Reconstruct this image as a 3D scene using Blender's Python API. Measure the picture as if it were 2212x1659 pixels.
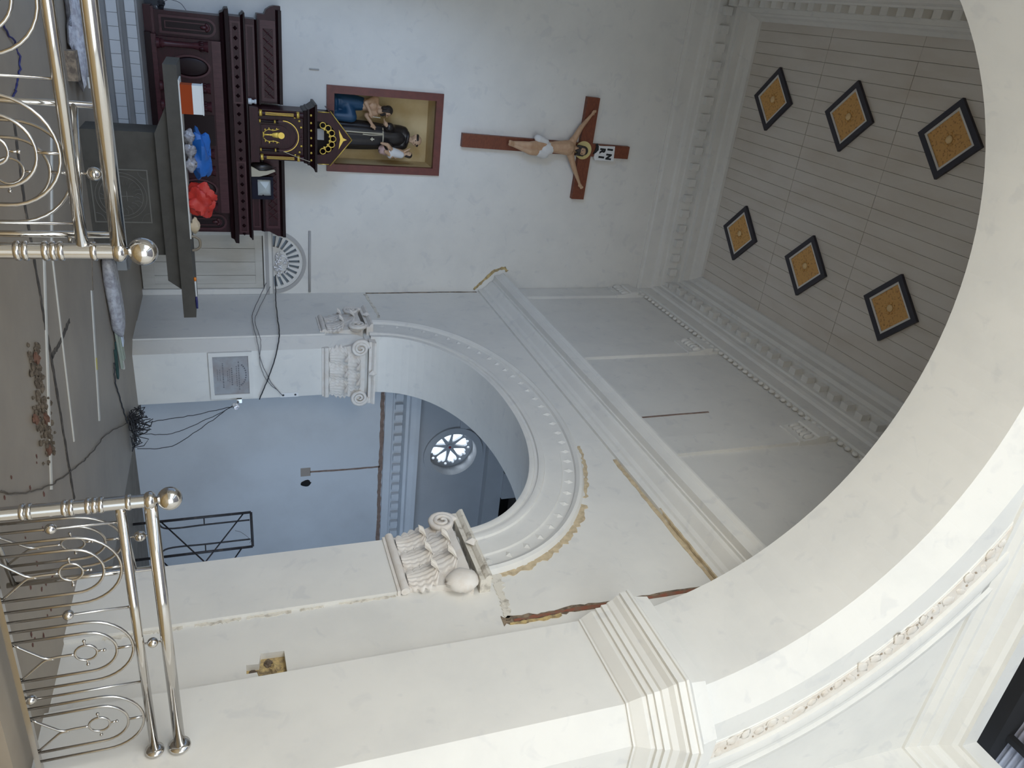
import bpy, bmesh, math, random
from mathutils import Vector, Matrix
from mathutils.geometry import tessellate_polygon
PI = math.pi
random.seed(7)
for o in list(bpy.data.objects): bpy.data.objects.remove(o)
scene = bpy.context.scene
col = scene.collection

# ---------------------------------------------------------------- camera
CZ = 1.54
yaw, pit, roll, FPX = 0.48699, 0.34569, -0.0551, 1638.0
fw = Vector((math.sin(yaw)*math.cos(pit), math.cos(yaw)*math.cos(pit), math.sin(pit)))
r0 = Vector((math.cos(yaw), -math.sin(yaw), 0)); u0 = r0.cross(fw)
rt = math.cos(roll)*r0 + math.sin(roll)*u0
up = -math.sin(roll)*r0 + math.cos(roll)*u0
# the photograph lies on its side: picture right = up in the place, picture up = left
cx_, cy_, cz_ = up, -rt, -fw
cam = bpy.data.cameras.new('camera'); cam.sensor_fit = 'HORIZONTAL'; cam.sensor_width = 36.0
cam.lens = 36.0*FPX/2212.0; cam.clip_end = 300; cam.clip_start = 0.05
camo = bpy.data.objects.new('camera', cam); col.objects.link(camo)
camo.matrix_world = Matrix(((cx_.x, cy_.x, cz_.x, 0), (cx_.y, cy_.y, cz_.y, 0), (cx_.z, cy_.z, cz_.z, CZ), (0, 0, 0, 1)))
scene.camera = camo

# ---------------------------------------------------------------- world, light, exposure
vs = scene.view_settings
vs.view_transform = 'Standard'; vs.look = 'None'; vs.gamma = 1.0; vs.use_curve_mapping = False
vs.exposure = 0.0
w = bpy.data.worlds.new('sky'); scene.world = w; w.use_nodes = True
bg = w.node_tree.nodes['Background']; bg.inputs[0].default_value = (0.72, 0.86, 1.0, 1); bg.inputs[1].default_value = 2.2

def area(name, loc, direction, sx, sy, power, color):
    l = bpy.data.lights.new(name, 'AREA'); l.shape = 'RECTANGLE'; l.size = sx; l.size_y = sy
    l.energy = power; l.color = color
    o = bpy.data.objects.new(name, l); col.objects.link(o); o.location = loc
    o.rotation_euler = Vector(direction).to_track_quat('-Z', 'Z').to_euler()
    return o
WARM = (1.0, 0.925, 0.79); BLUE = (0.48, 0.67, 1.0); SKYW = (0.98, 0.97, 0.95)
# daylight through the west doors and left windows of the nave and the right chapel windows; the left chapel light is added
area('daylight_nave_west_doors', (2.0, -6.2, 3.6), (0, 1, 0.05), 8.0, 7.0, 140, SKYW)
for k_, y_ in enumerate((-4.3, -1.1, 2.1)):
    area('daylight_nave_window_%s' % 'abc'[k_], (-2.35, y_, 4.4), (1, 0.2, -0.02), 2.4, 4.4, (90, 135, 185)[k_], WARM)
area('daylight_chapel_window', (9.3, 6.75, 2.9), (-0.05, 1, 0.0), 4.2, 3.6, 32, (0.12, 0.45, 1.0))
area('added_left_chapel_fill', (-2.7, 6.5, 2.9), (0.6, 1, 0.05), 2.4, 3.4, 270, BLUE)  # added blue light inside the unseen left chapel, no opening behind it
area('daylight_rose_window', (8.0, 14.35, 4.75), (0.35, -1, 0.75), 0.9, 0.9, 45, (0.80, 0.90, 1.0))

# ---------------------------------------------------------------- materials
MATS = {}
def nt(m): return m.node_tree.nodes, m.node_tree.links
def mat(name, c, rough=0.6, metal=0.0, c2=None, scale=3.0, lo=0.4, hi=0.65, bump=0.0, bscale=40.0, spec=None, alpha=None, trans=0.0, stretch=None, emis=None):
    if name in MATS: return MATS[name]
    m = bpy.data.materials.new(name); m.use_nodes = True; N, L = nt(m)
    p = N['Principled BSDF']
    p.inputs['Base Color'].default_value = (*c, 1); p.inputs['Roughness'].default_value = rough; p.inputs['Metallic'].default_value = metal
    if spec is not None: p.inputs['Specular IOR Level'].default_value = spec
    if trans: p.inputs['Transmission Weight'].default_value = trans
    if alpha is not None: p.inputs['Alpha'].default_value = alpha
    if emis: p.inputs['Emission Color'].default_value = (*emis[0], 1); p.inputs['Emission Strength'].default_value = emis[1]
    tc = N.new('ShaderNodeTexCoord')
    geo = N.new('ShaderNodeNewGeometry')
    src = geo.outputs['Position']
    if stretch:
        mp = N.new('ShaderNodeMapping'); mp.inputs['Scale'].default_value = stretch; L.new(src, mp.inputs['Vector']); src = mp.outputs['Vector']
    if c2:
        n = N.new('ShaderNodeTexNoise'); n.inputs['Scale'].default_value = scale; n.inputs['Detail'].default_value = 6; n.inputs['Roughness'].default_value = 0.6
        L.new(src, n.inputs['Vector'])
        r = N.new('ShaderNodeValToRGB'); r.color_ramp.elements[0].position = lo; r.color_ramp.elements[1].position = hi
        r.color_ramp.elements[0].color = (*c, 1); r.color_ramp.elements[1].color = (*c2, 1)
        L.new(n.outputs['Fac'], r.inputs['Fac']); L.new(r.outputs['Color'], p.inputs['Base Color'])
    if bump:
        n2 = N.new('ShaderNodeTexNoise'); n2.inputs['Scale'].default_value = bscale; n2.inputs['Detail'].default_value = 4; L.new(src, n2.inputs['Vector'])
        b = N.new('ShaderNodeBump'); b.inputs['Strength'].default_value = bump; b.inputs['Distance'].default_value = 0.01
        L.new(n2.outputs['Fac'], b.inputs['Height']); L.new(b.outputs['Normal'], p.inputs['Normal'])
    MATS[name] = m
    return m
PL = mat('plaster', (0.80, 0.785, 0.745), 0.75, c2=(0.72, 0.712, 0.685), scale=1.4, lo=0.42, hi=0.8, bump=0.08, bscale=18)
N_, L_n = nt(PL); pb = N_['Principled BSDF']; oldl = pb.inputs['Base Color'].links[0].from_socket
n2 = N_.new('ShaderNodeTexNoise'); n2.inputs['Scale'].default_value = 4.5; n2.inputs['Detail'].default_value = 3; n2.inputs['Distortion'].default_value = .6
g2 = N_.new('ShaderNodeNewGeometry'); L_n.new(g2.outputs['Position'], n2.inputs['Vector'])
rr2 = N_.new('ShaderNodeValToRGB'); rr2.color_ramp.elements[0].position = .60; rr2.color_ramp.elements[1].position = .70
rr2.color_ramp.elements[0].color = (1, 1, 1, 1); rr2.color_ramp.elements[1].color = (.93, .935, .95, 1)
mx = N_.new('ShaderNodeMix'); mx.data_type = 'RGBA'; mx.blend_type = 'MULTIPLY'; mx.inputs[0].default_value = 1.0
L_n.new(n2.outputs['Fac'], rr2.inputs['Fac']); L_n.new(oldl, mx.inputs[6]); L_n.new(rr2.outputs['Color'], mx.inputs[7]); L_n.new(mx.outputs[2], pb.inputs['Base Color'])
PLC = mat('plaster_capital', (0.80, 0.76, 0.71), 0.7, c2=(0.70, 0.62, 0.54), scale=7, lo=0.45, hi=0.8, bump=0.15, bscale=60)
PEACH = mat('worn_peach', (0.80, 0.755, 0.69), 0.75, c2=(0.74, 0.66, 0.57), scale=9, lo=0.4, hi=0.7)
FLECK = mat('dirt_fleck', (0.40, 0.33, 0.26), 0.9)
STAIN = mat('plaster_stained', (0.74, 0.70, 0.62), 0.85, c2=(0.36, 0.32, 0.27), scale=9, lo=0.50, hi=0.68, bump=0.4, bscale=50)
TAN = mat('raw_render_tan', (0.66, 0.54, 0.36), 0.9, c2=(0.48, 0.38, 0.25), scale=12, lo=0.4, hi=0.65, bump=0.4, bscale=60)
CRK = mat('crack_brown', (0.13, 0.10, 0.075), 0.95, c2=(0.30, 0.23, 0.16), scale=14, lo=0.42, hi=0.62, bump=0.5, bscale=60)
CRKR = mat('crack_brick', (0.28, 0.10, 0.06), 0.95, c2=(0.20, 0.14, 0.10), scale=14, lo=0.42, hi=0.62)
OCH = mat('ochre_mortar', (0.62, 0.47, 0.22), 0.95, c2=(0.24, 0.18, 0.11), scale=16, lo=0.42, hi=0.66, bump=0.6, bscale=70)
GROOVE = mat('groove_brown', (0.22, 0.16, 0.13), 0.95, c2=(0.32, 0.22, 0.18), scale=10)
CEIL = mat('ceiling_paint', (0.72, 0.675, 0.62), 0.6, c2=(0.64, 0.58, 0.51), scale=1.3, lo=0.4, hi=0.75, stretch=(2, 0.6, 1))
CEILD = mat('ceiling_void', (0.30, 0.25, 0.20), 0.9)
NAVY = mat('diamond_navy', (0.035, 0.032, 0.045), 0.5)
DWHITE = mat('diamond_white', (0.72, 0.70, 0.66), 0.5)
DGOLD = mat('diamond_gold', (0.70, 0.39, 0.125), 0.55, c2=(0.38, 0.18, 0.055), scale=26, lo=0.54, hi=0.66)
DROS = mat('diamond_rosette', (0.85, 0.60, 0.30), 0.5)
FLOOR = mat('sanctuary_floor', (0.31, 0.262, 0.205), 0.45, c2=(0.235, 0.198, 0.157), scale=0.9, lo=0.38, hi=0.72, bump=0.05, bscale=8)  # beige stone, base colour warmed for the light near the rails
STEPM = mat('step_marble', (0.25, 0.245, 0.24), 0.4, c2=(0.20, 0.195, 0.195), scale=2)
TILE = mat('white_tile', (0.50, 0.50, 0.50), 0.3)
NAVEF = mat('nave_floor', (0.52, 0.38, 0.18), 0.45, c2=(0.40, 0.28, 0.13), scale=1.5)
CURB = mat('curb_stone', (0.36, 0.235, 0.085), 0.5, c2=(0.27, 0.175, 0.07), scale=4)
CHFL = mat('chapel_floor', (0.22, 0.18, 0.14), 0.6, c2=(0.16, 0.13, 0.10), scale=3)
CHAN = mat('channel_dark', (0.055, 0.047, 0.040), 0.95, c2=(0.16, 0.135, 0.11), scale=14, lo=0.5, hi=0.68)
CHAPW = mat('chapel_plaster_daylight_tint', (0.65, 0.68, 0.72), 0.8, c2=(0.57, 0.59, 0.62), scale=0.9, lo=0.4, hi=0.75)  # white plaster with the blue daylight cast put into its colour
CHAPU = mat('chapel_upper_shaded', (0.50, 0.51, 0.53), 0.85, c2=(0.46, 0.47, 0.49), scale=1.2)  # darker chapel plaster, the shade above the cornice put into its colour
CHROME = mat('polished_steel', (0.62, 0.60, 0.575), 0.11, 1.0)
CHROME2 = mat('brushed_steel', (0.54, 0.515, 0.485), 0.2, 1.0)
MAH = mat('mahogany', (0.040, 0.008, 0.011), 0.36, c2=(0.026, 0.006, 0.008), scale=6, stretch=(1, 1, 5), spec=0.22)
MAHL = mat('mahogany_light', (0.068, 0.019, 0.023), 0.34, c2=(0.050, 0.012, 0.015), scale=6, stretch=(5, 1, 1), spec=0.28)
MAHD = mat('mahogany_dark', (0.012, 0.003, 0.004), 0.4, spec=0.2)
GILT = mat('gilt', (0.72, 0.50, 0.10), 0.38, 0.6)
NFR = mat('niche_frame_red', (0.17, 0.045, 0.035), 0.45, c2=(0.13, 0.035, 0.03), scale=8)
NBACK = mat('niche_tan', (0.70, 0.55, 0.31), 0.8, c2=(0.58, 0.43, 0.21), scale=1.5)
CROSSM = mat('cross_wood', (0.215, 0.062, 0.028), 0.5, c2=(0.15, 0.04, 0.02), scale=9, stretch=(2, 1, 8))
SKIN = mat('painted_skin', (0.56, 0.36, 0.22), 0.5, c2=(0.50, 0.30, 0.18), scale=10)
SKINL = mat('painted_skin_pale', (0.60, 0.40, 0.26), 0.5)
HAIR = mat('dark_hair', (0.03, 0.022, 0.018), 0.6)
LOIN = mat('white_cloth', (0.72, 0.71, 0.70), 0.7)
HALO = mat('halo_gold', (0.70, 0.58, 0.26), 0.45)
HABIT = mat('black_habit', (0.022, 0.018, 0.018), 0.32)
ROPE = mat('rope_cream', (0.62, 0.56, 0.42), 0.7)
BLUEC = mat('blue_drape', (0.010, 0.055, 0.12), 0.45)
PINKC = mat('pink_drape', (0.62, 0.42, 0.38), 0.6)
SIGN = mat('sign_white', (0.80, 0.80, 0.80), 0.5)
INK = mat('ink_black', (0.01, 0.01, 0.012), 0.6)
TABLE = mat('grey_granite', (0.068, 0.062, 0.052), 0.6, c2=(0.052, 0.047, 0.039), scale=5, spec=0.3)
ENGR = mat('engraving', (0.115, 0.108, 0.092), 0.6)
DOORM = mat('door_cream', (0.62, 0.60, 0.55), 0.5, c2=(0.55, 0.53, 0.48), scale=2, stretch=(4, 1, 0.6))
SEAM = mat('seam_grey', (0.33, 0.30, 0.26), 0.8)
GREYC = mat('cement_grey', (0.46, 0.45, 0.44), 0.8)
GLASSG = mat('grille_glass', (0.36, 0.43, 0.52), 0.15)  # bluish pane colour stands in for the brightness outside the slots
TINS = mat('tinsel_silver', (0.97, 0.97, 1.0), 0.30, 0.85)
WIRE = mat('wire_black', (0.035, 0.035, 0.04), 0.6)
WIREG = mat('wire_grey', (0.16, 0.15, 0.16), 0.7)
IRON = mat('scaffold_iron', (0.035, 0.032, 0.035), 0.5, c2=(0.10, 0.08, 0.07), scale=12, lo=0.55, hi=0.7)
LATH = mat('white_lath', (0.58, 0.57, 0.53), 0.6)
YEL = mat('yellow_tape', (0.58, 0.48, 0.06), 0.5)
WRAP = mat('plastic_wrap', (0.50, 0.50, 0.53), 0.18, c2=(0.34, 0.33, 0.36), scale=14, lo=0.42, hi=0.6, bump=0.8, bscale=30)
WBLUE = mat('bright_offcut', (0.70, 0.78, 0.92), 0.4)
GREENB = mat('green_batten', (0.36, 0.40, 0.33), 0.6)
RUB = mat('rubble', (0.15, 0.12, 0.09), 0.95, c2=(0.07, 0.055, 0.042), scale=20)
BRICKR = mat('brick_bit', (0.14, 0.072, 0.05), 0.9)
DARK = mat('unlit_black', (0.012, 0.011, 0.012), 0.9)  # near-black colour stands in for the shade of the roof voids
ORANGE = mat('carton_orange', (0.27, 0.040, 0.006), 0.75, spec=0.2)
CARTW = mat('carton_white', (0.62, 0.63, 0.62), 0.5)
BAGB = mat('blue_sheet', (0.010, 0.10, 0.36), 0.5, bump=0.5, bscale=18)
BAGR = mat('red_bag', (0.45, 0.025, 0.015), 0.5, bump=0.5, bscale=18)
BAGG = mat('clear_bag', (0.30, 0.30, 0.32), 0.2, c2=(0.18, 0.17, 0.18), scale=18, bump=0.6, bscale=25)
PAPER = mat('kraft_paper', (0.50, 0.40, 0.27), 0.7)
MARB = mat('plaque_marble', (0.36, 0.37, 0.39), 0.5, c2=(0.30, 0.27, 0.26), scale=3)
BRASS = mat('aged_handle', (0.20, 0.16, 0.11), 0.5)
TOOLB = mat('tool_blue', (0.02, 0.02, 0.12), 0.4)
TOOLO = mat('tool_orange', (0.70, 0.20, 0.02), 0.4)
CANDLE = mat('porcelain', (0.72, 0.75, 0.76), 0.25)
SHEET = mat('roof_sheet', (0.40, 0.41, 0.47), 0.5, c2=(0.30, 0.30, 0.36), scale=3)
PARCH = mat('parchment', (0.50, 0.44, 0.33), 0.6)

# ---------------------------------------------------------------- mesh builder
def mw(o):
    m = o.matrix_basis.copy()
    while o.parent:
        o = o.parent; m = o.matrix_basis @ m
    return m
class MB:
    def __init__(s): s.v = []; s.f = []
    def add(s, vs_, fs):
        b = len(s.v); s.v += [tuple(p) for p in vs_]; s.f += [tuple(b+i for i in f) for f in fs]; return s
    def box(s, x0, y0, z0, x1, y1, z1):
        return s.add([(x0,y0,z0),(x1,y0,z0),(x1,y1,z0),(x0,y1,z0),(x0,y0,z1),(x1,y0,z1),(x1,y1,z1),(x0,y1,z1)],
                     [(3,2,1,0),(4,5,6,7),(0,1,5,4),(1,2,6,5),(2,3,7,6),(3,0,4,7)])
    def grid(s, P, closeu=False, closev=False):
        n = len(P); m = len(P[0]); fs = []
        for i in range(n if closeu else n-1):
            for j in range(m if closev else m-1):
                a = i*m+j; b = i*m+(j+1) % m; c = ((i+1) % n)*m+(j+1) % m; d = ((i+1) % n)*m+j
                fs.append((a, b, c, d))
        return s.add([p for r in P for p in r], fs)
    def tube(s, path, r, n=8, closed=False, caps=True):
        path = [Vector(p) for p in path]; k = len(path)
        rr = r if isinstance(r, (list, tuple)) else [r]*k
        rings = []; prev = None
        for i, p in enumerate(path):
            if closed: t = path[(i+1) % k]-path[i-1]
            else: t = path[min(i+1, k-1)]-path[max(i-1, 0)]
            if t.length < 1e-9: t = Vector((0, 0, 1))
            t.normalize()
            if prev is None:
                a = Vector((0, 0, 1)) if abs(t.z) < 0.9 else Vector((1, 0, 0))
                x = t.cross(a).normalized()
            else:
                x = (prev-t*prev.dot(t)); x = x.normalized() if x.length > 1e-6 else t.orthogonal().normalized()
            prev = x; y = t.cross(x)
            rings.append([p+(x*math.cos(2*PI*j/n)+y*math.sin(2*PI*j/n))*rr[i] for j in range(n)])
        b = len(s.v)
        s.grid(rings, closeu=closed, closev=True)
        if caps and not closed:
            s.f.append(tuple(b+j for j in range(n-1, -1, -1))); e = b+(k-1)*n; s.f.append(tuple(e+j for j in range(n)))
        return s
    def lathe(s, prof, o=(0, 0, 0), ax=(0, 0, 1), n=16):
        ax = Vector(ax).normalized(); x = ax.orthogonal().normalized(); y = ax.cross(x); o = Vector(o)
        P = [[o+ax*z+(x*math.cos(2*PI*j/n)+y*math.sin(2*PI*j/n))*max(r, 1e-5) for j in range(n)] for r, z in prof]
        b = len(s.v); s.grid(P, closev=True)
        s.f.append(tuple(b+j for j in range(n-1, -1, -1))); e = b+(len(prof)-1)*n; s.f.append(tuple(e+j for j in range(n)))
        return s
    def sph(s, c, r, nu=14, nv=9, M=None):
        r = r if isinstance(r, (tuple, list)) else (r, r, r); c = Vector(c); P = []
        for i in range(nv+1):
            th = PI*(0.001+0.998*i/nv)
            row = []
            for j in range(nu):
                q = Vector((r[0]*math.sin(th)*math.cos(2*PI*j/nu), r[1]*math.sin(th)*math.sin(2*PI*j/nu), -r[2]*math.cos(th)))
                if M: q = M @ q
                row.append(c+q)
            P.append(row)
        b = len(s.v); s.grid(P, closev=True)
        s.f.append(tuple(b+j for j in range(nu-1, -1, -1))); e = b+nv*nu; s.f.append(tuple(e+j for j in range(nu)))
        return s
    def cap(s, a, b, ra, rb, n=10):
        a = Vector(a); b = Vector(b)
        s.tube([a, a.lerp(b, .5), b], [ra, (ra+rb)/2, rb], n); s.sph(a, ra, n, 6); s.sph(b, rb, n, 6); return s
    def plate(s, outer, holes, mp, t0, t1):
        loops = [outer]+holes
        flat = [Vector((p[0], p[1], 0)) for l in loops for p in l]
        tris = tessellate_polygon([[Vector((p[0], p[1], 0)) for p in l] for l in loops])
        b = len(s.v); n = len(flat)
        s.v += [tuple(mp(p.x, p.y, t0)) for p in flat]+[tuple(mp(p.x, p.y, t1)) for p in flat]
        for t in tris:
            s.f.append(tuple(b+i for i in t)); s.f.append(tuple(b+n+i for i in reversed(t)))
        k = 0
        for l in loops:
            m = len(l)
            for i in range(m):
                a = b+k+i; c = b+k+(i+1) % m; s.f.append((a, c, c+n, a+n))
            k += m
        return s
    def sweep(s, path, prof, side=1, closed_prof=True):
        """plan path [(x,y)..], profile [(projection,z)..]; projection to the left (side=1) of travel"""
        k = len(path); rows = []
        pv = [Vector((p[0], p[1])) for p in path]
        for i in range(k):
            d0 = (pv[i]-pv[i-1]).normalized() if i > 0 else None
            d1 = (pv[i+1]-pv[i]).normalized() if i < k-1 else None
            if d0 is None: d0 = d1
            if d1 is None: d1 = d0
            n0 = Vector((-d0.y, d0.x))*side; n1 = Vector((-d1.y, d1.x))*side
            m = (n0+n1); m = m/ max(m.dot(n0), 0.2)
            rows.append([(pv[i].x+m.x*p, pv[i].y+m.y*p, z) for p, z in prof])
        b = len(s.v); q = len(prof)
        s.grid(rows, closev=closed_prof)
        if closed_prof:
            s.f.append(tuple(b+j for j in range(q))); e = b+(k-1)*q; s.f.append(tuple(e+j for j in range(q-1, -1, -1)))
        return s
    def build(s, name, m, parent=None, smooth=False, local=False, fix=True):
        me = bpy.data.meshes.new(name)
        vv = s.v
        if parent is not None and not local:
            inv = mw(parent).inverted(); vv = [tuple(inv @ Vector(p)) for p in s.v]
        me.from_pydata(vv, [], s.f); me.update()
        if fix:
            bm = bmesh.new(); bm.from_mesh(me); bmesh.ops.recalc_face_normals(bm, faces=bm.faces); bm.to_mesh(me); bm.free()
        if smooth:
            for p in me.polygons: p.use_smooth = True
            if smooth == 'auto':
                try: me.set_sharp_from_angle(angle=math.radians(38))
                except Exception: pass
        me.materials.append(m)
        o = bpy.data.objects.new(name, me); col.objects.link(o)
        if parent is not None: o.parent = parent
        return o
def tag(o, label=None, cat=None, group=None, kind=None):
    if label: o['label'] = label
    if cat: o['category'] = cat
    if group: o['group'] = group
    if kind: o['kind'] = kind
    return o
def thing(name, label, cat, loc=(0, 0, 0), rz=0.0, group=None):
    o = bpy.data.objects.new(name, None); col.objects.link(o); o.location = loc; o.rotation_euler = (0, 0, rz); o.empty_display_size = 0.1
    return tag(o, label, cat, group)
def struct(o, label=None):
    o['kind'] = 'structure'
    if label: o['label'] = label
    return o
def inst(src, parent, loc):
    c = src.copy(); col.objects.link(c); c.parent = parent; c.location = loc; return c
def clone(o, parent=None):
    c = o.copy(); col.objects.link(c); c.parent = parent
    for ch in [x for x in bpy.data.objects if x.parent == o]: clone(ch, c)
    return c
def cat_(pts, n=8):
    pts = [Vector(p) for p in pts]; out = []
    P = [pts[0]*2-pts[1]]+pts+[pts[-1]*2-pts[-2]]
    for i in range(1, len(P)-2):
        for k in range(n):
            t = k/n
            out.append(0.5*((2*P[i])+(-P[i-1]+P[i+1])*t+(2*P[i-1]-5*P[i]+4*P[i+1]-P[i+2])*t*t+(-P[i-1]+3*P[i]-3*P[i+1]+P[i+2])*t**3))
    out.append(pts[-1]); return out
XY = lambda a, b, t: (a, b, t)
XZ = lambda a, b, t: (a, t, b)
YZ = lambda a, b, t: (t, a, b)
def ribbon(pts, wid, nrm, seed=0, jit=0.35, th=0.008, n=6):
    """irregular flat strip along 3-D points lying on a surface with normal nrm"""
    rnd = random.Random(seed); path = cat_(pts, n); nrm = Vector(nrm); m = MB(); A = []; Bk = []
    for i, p in enumerate(path):
        t = (path[min(i+1, len(path)-1)]-path[max(i-1, 0)]).normalized(); sd = nrm.cross(t).normalized()
        wd = wid(i/(len(path)-1)) if callable(wid) else wid
        a = wd*.5*(1+jit*(rnd.random()*2-1)); b = wd*.5*(1+jit*(rnd.random()*2-1))
        A.append([p+sd*a-nrm*.03, p+sd*a+nrm*th, p-sd*b+nrm*th, p-sd*b-nrm*.03])
    m.grid(A, closev=True); k = len(A)
    m.f.append((0, 1, 2, 3)); m.f.append(tuple((k-1)*4+j for j in (3, 2, 1, 0)))
    return m
def lump(c, r, seed, amp=0.25, nu=22, nv=12, floor=None, fac=1.0):
    rnd = random.Random(seed)
    ph = [(rnd.uniform(0, 6.28), rnd.uniform(0, 6.28), rnd.randint(2, 6), rnd.randint(1, 5), rnd.uniform(.4, 1)) for _ in range(7)]
    m = MB(); m.sph((0, 0, 0), (1, 1, 1), nu, nv); out = []
    for p in m.v:
        v = Vector(p); a = math.atan2(v.y, v.x); b = math.asin(max(-1, min(1, v.z)))
        d = 1+amp*sum(q[4]*math.sin(q[2]*a+q[0])*math.cos(q[3]*b+q[1]) for q in ph)/2.5+amp*.3*(rnd.random()-.5)
        q = Vector((c[0]+v.x*r[0]*d, c[1]+v.y*r[1]*d, c[2]+v.z*r[2]*d))
        if floor is not None and q.z < floor: q.z = floor
        out.append(tuple(q))
    m.v = out; return m

# ================================================================ SETTING
XR, YB, XL = 5.335, 14.3, -0.78
ZC = 11.46
# --- floors
m = MB(); m.box(-3.0, 4.12, -0.5, 6.5, 14.6, 0.0)
floor = struct(m.build('floor', FLOOR), 'dusty beige brown stone floor of the raised sanctuary')
m = MB(); m.box(-2.6, 3.74, -0.5, 6.6, 4.12, -0.17)
struct(m.build('floor', CURB), 'brown stone step below the altar rail')
m = MB(); m.box(-2.7, -6.9, -0.7, 6.7, 3.74, -0.36)
struct(m.build('floor', NAVEF), 'yellowish nave floor in front of the sanctuary step')
m = MB(); m.box(6.5, 5.8, -0.5, 13.0, 13.4, -0.27)
struct(m.build('floor', CHFL), 'lower brown floor of the side chapel')
# --- back wall with niche and fanlight openings
FX, FZ, FR = 4.715, 2.25, 0.56
fan_hole = [(FX+FR*math.cos(a*PI/24), FZ+FR*math.sin(a*PI/24)) for a in range(25)]
niche_hole = [(1.575, 3.305), (2.915, 3.305), (2.915, 5.265), (1.575, 5.265)]
door_hole = [(4.17, 0.0), (5.26, 0.0), (5.26, 2.1), (4.17, 2.1)]
outer = [(XL-.5, 0), (4.17, 0), (4.17, 2.1), (5.26, 2.1), (5.26, 0), (XR+.02, 0), (XR+.02, 11.7), (XL-.5, 11.7)]
m = MB(); m.plate(outer, [fan_hole, niche_hole], XZ, YB, YB+.35)
wall_back = struct(m.build('wall_back', PL), 'white plastered back wall behind the altar')
m = MB(); m.box(3.9, YB+1.2, 0, 6.0, YB+1.25, 4)
struct(m.build('wall_sacristy', GREYC), 'grey wall of the room seen through the fanlight')
# --- right wall: arched opening to the chapel, far jamb with a chamfered edge
AC, AA, AB, ASP = 9.275, 2.725, 1.60, 3.72
def ell(a, b, n=40, e=2.12):
    out = []
    for i in range(n+1):
        t = PI*i/n; c, s_ = math.cos(t), math.sin(t)
        out.append((AC-a*math.copysign(abs(c)**(2/e), c), ASP+b*abs(s_)**(2/e)))
    return out
arc = ell(AA, AB)
op = [(AC-AA, 0)]+arc+[(AC+AA, 0)]
face = [(AC-AA, 0)]+arc+[(AC+AA+.0, 0)]
YN = 4.83
outl = [(YN, 0), (AC-AA, 0)]+arc+[(AC+AA, 0), (YB+.1, 0), (YB+.1, 11.7), (YN, 11.7)]
outl = [p for i, p in enumerate(outl)]
m = MB(); m.plate(outl, [], YZ, XR+.14, 6.36)
# facing skin, cut back along the far jamb to leave the chamfer
outl2 = [(YN, 0), (AC-AA, 0)]+arc+[(AC+AA, ASP-.10), (AC+AA+.22, ASP-.10), (AC+AA+.22, 0), (YB+.1, 0), (YB+.1, 11.7), (YN, 11.7)]
ho = [(4.93, 1.585), (5.03, 1.56), (5.03, 1.475), (5.13, 1.475), (5.12, 1.58), (5.235, 1.60), (5.225, 1.80), (4.93, 1.81)]
m.plate(outl2, [ho], YZ, XR, XR+.14)
m.add([(XR, AC+AA+.22, 0), (XR+.14, AC+AA, 0), (XR+.14, AC+AA, ASP-.1), (XR, AC+AA+.22, ASP-.1)], [(0, 1, 2, 3)])
wall_right = struct(m.build('wall_right', PL), 'white plastered right wall of the sanctuary with a wide arch')
# --- left wall, mirrored opening (outside the picture)
MIR = lambda a, b, t: (t, a, b)
m = MB(); m.plate(outl, [], YZ, XL-1.0, XL)
struct(m.build('wall_left', PL), 'white plastered left wall of the sanctuary with matching arch')
# --- left chapel shell (unseen and closed, holds the added blue light)
m = MB(); m.box(-4.6, 6.0, -.5, -4.4, 13.2, 6.5); m.box(-4.6, 6.0, 6.3, XL-.9, 13.2, 6.5); m.box(-4.6, 13.0, -.5, XL-.9, 13.2, 6.5); m.box(-4.6, 6.0, -.5, XL-.9, 6.2, 6.5); m.box(-4.6, 6.0, -.5, XL-.9, 13.2, -.3)
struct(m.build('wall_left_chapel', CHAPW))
# --- chancel arch wall
AX, AZ, AR, ASZ = 2.05, 4.62, 3.25, 5.26
def archpts(r, n=48):
    a0 = math.asin((ASZ-AZ)/r)
    return [(AX+r*math.cos(a0+(PI-2*a0)*i/n), AZ+r*math.sin(a0+(PI-2*a0)*i/n)) for i in range(n+1)]
A1 = archpts(AR); A2 = archpts(AR+.24)
XJ = A1[0][0]
def frontplate(A, t0, t1, mb):
    o = [(-2.8, -.5), (A[-1][0], -.5)]+A[::-1]+[(A[0][0], -.5), (6.9, -.5), (6.9, 11.7), (-2.8, 11.7)]
    mb.plate(o, [], XZ, t0, t1)
m = MB(); frontplate(A1, 3.88, YN+.06, m); frontplate(A2, 3.65, 3.885, m)
c1 = [(A1[0][0], -.5)]+A1+[(A1[-1][0], -.5)]; c2_ = [(A2[0][0], -.5)]+A2+[(A2[-1][0], -.5)]
m.grid([[(p[0], 3.88, p[1]) for p in c1], [(p[0], 3.65, p[1]) for p in c2_]])
wall_front = struct(m.build('wall_front', PL), 'white plastered chancel arch wall with chamfered edge')
# --- nave shell
m = MB(); m.box(6.6, -6.8, -.7, 6.9, 3.66, 8.5)
struct(m.build('wall_nave_right', PL), 'white plastered right wall of the nave')
m = MB(); m.plate([(-6.8, -.7), (3.66, -.7), (3.66, 8.5), (-6.8, 8.5)], [[(y-1.2, 2.2), (y+1.2, 2.2), (y+1.2, 6.6), (y-1.2, 6.6)] for y in (-4.3, -1.1, 2.1)], YZ, -2.8, -2.5)
struct(m.build('wall_nave_left', PL))
m = MB(); m.plate([(-2.8, -.7), (-2.1, -.7), (-2.1, 7.2), (6.1, 7.2), (6.1, -.7), (6.9, -.7), (6.9, 11.7), (-2.8, 11.7)], [], XZ, -7.1, -6.8)
struct(m.build('wall_nave_back', PL))

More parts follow.
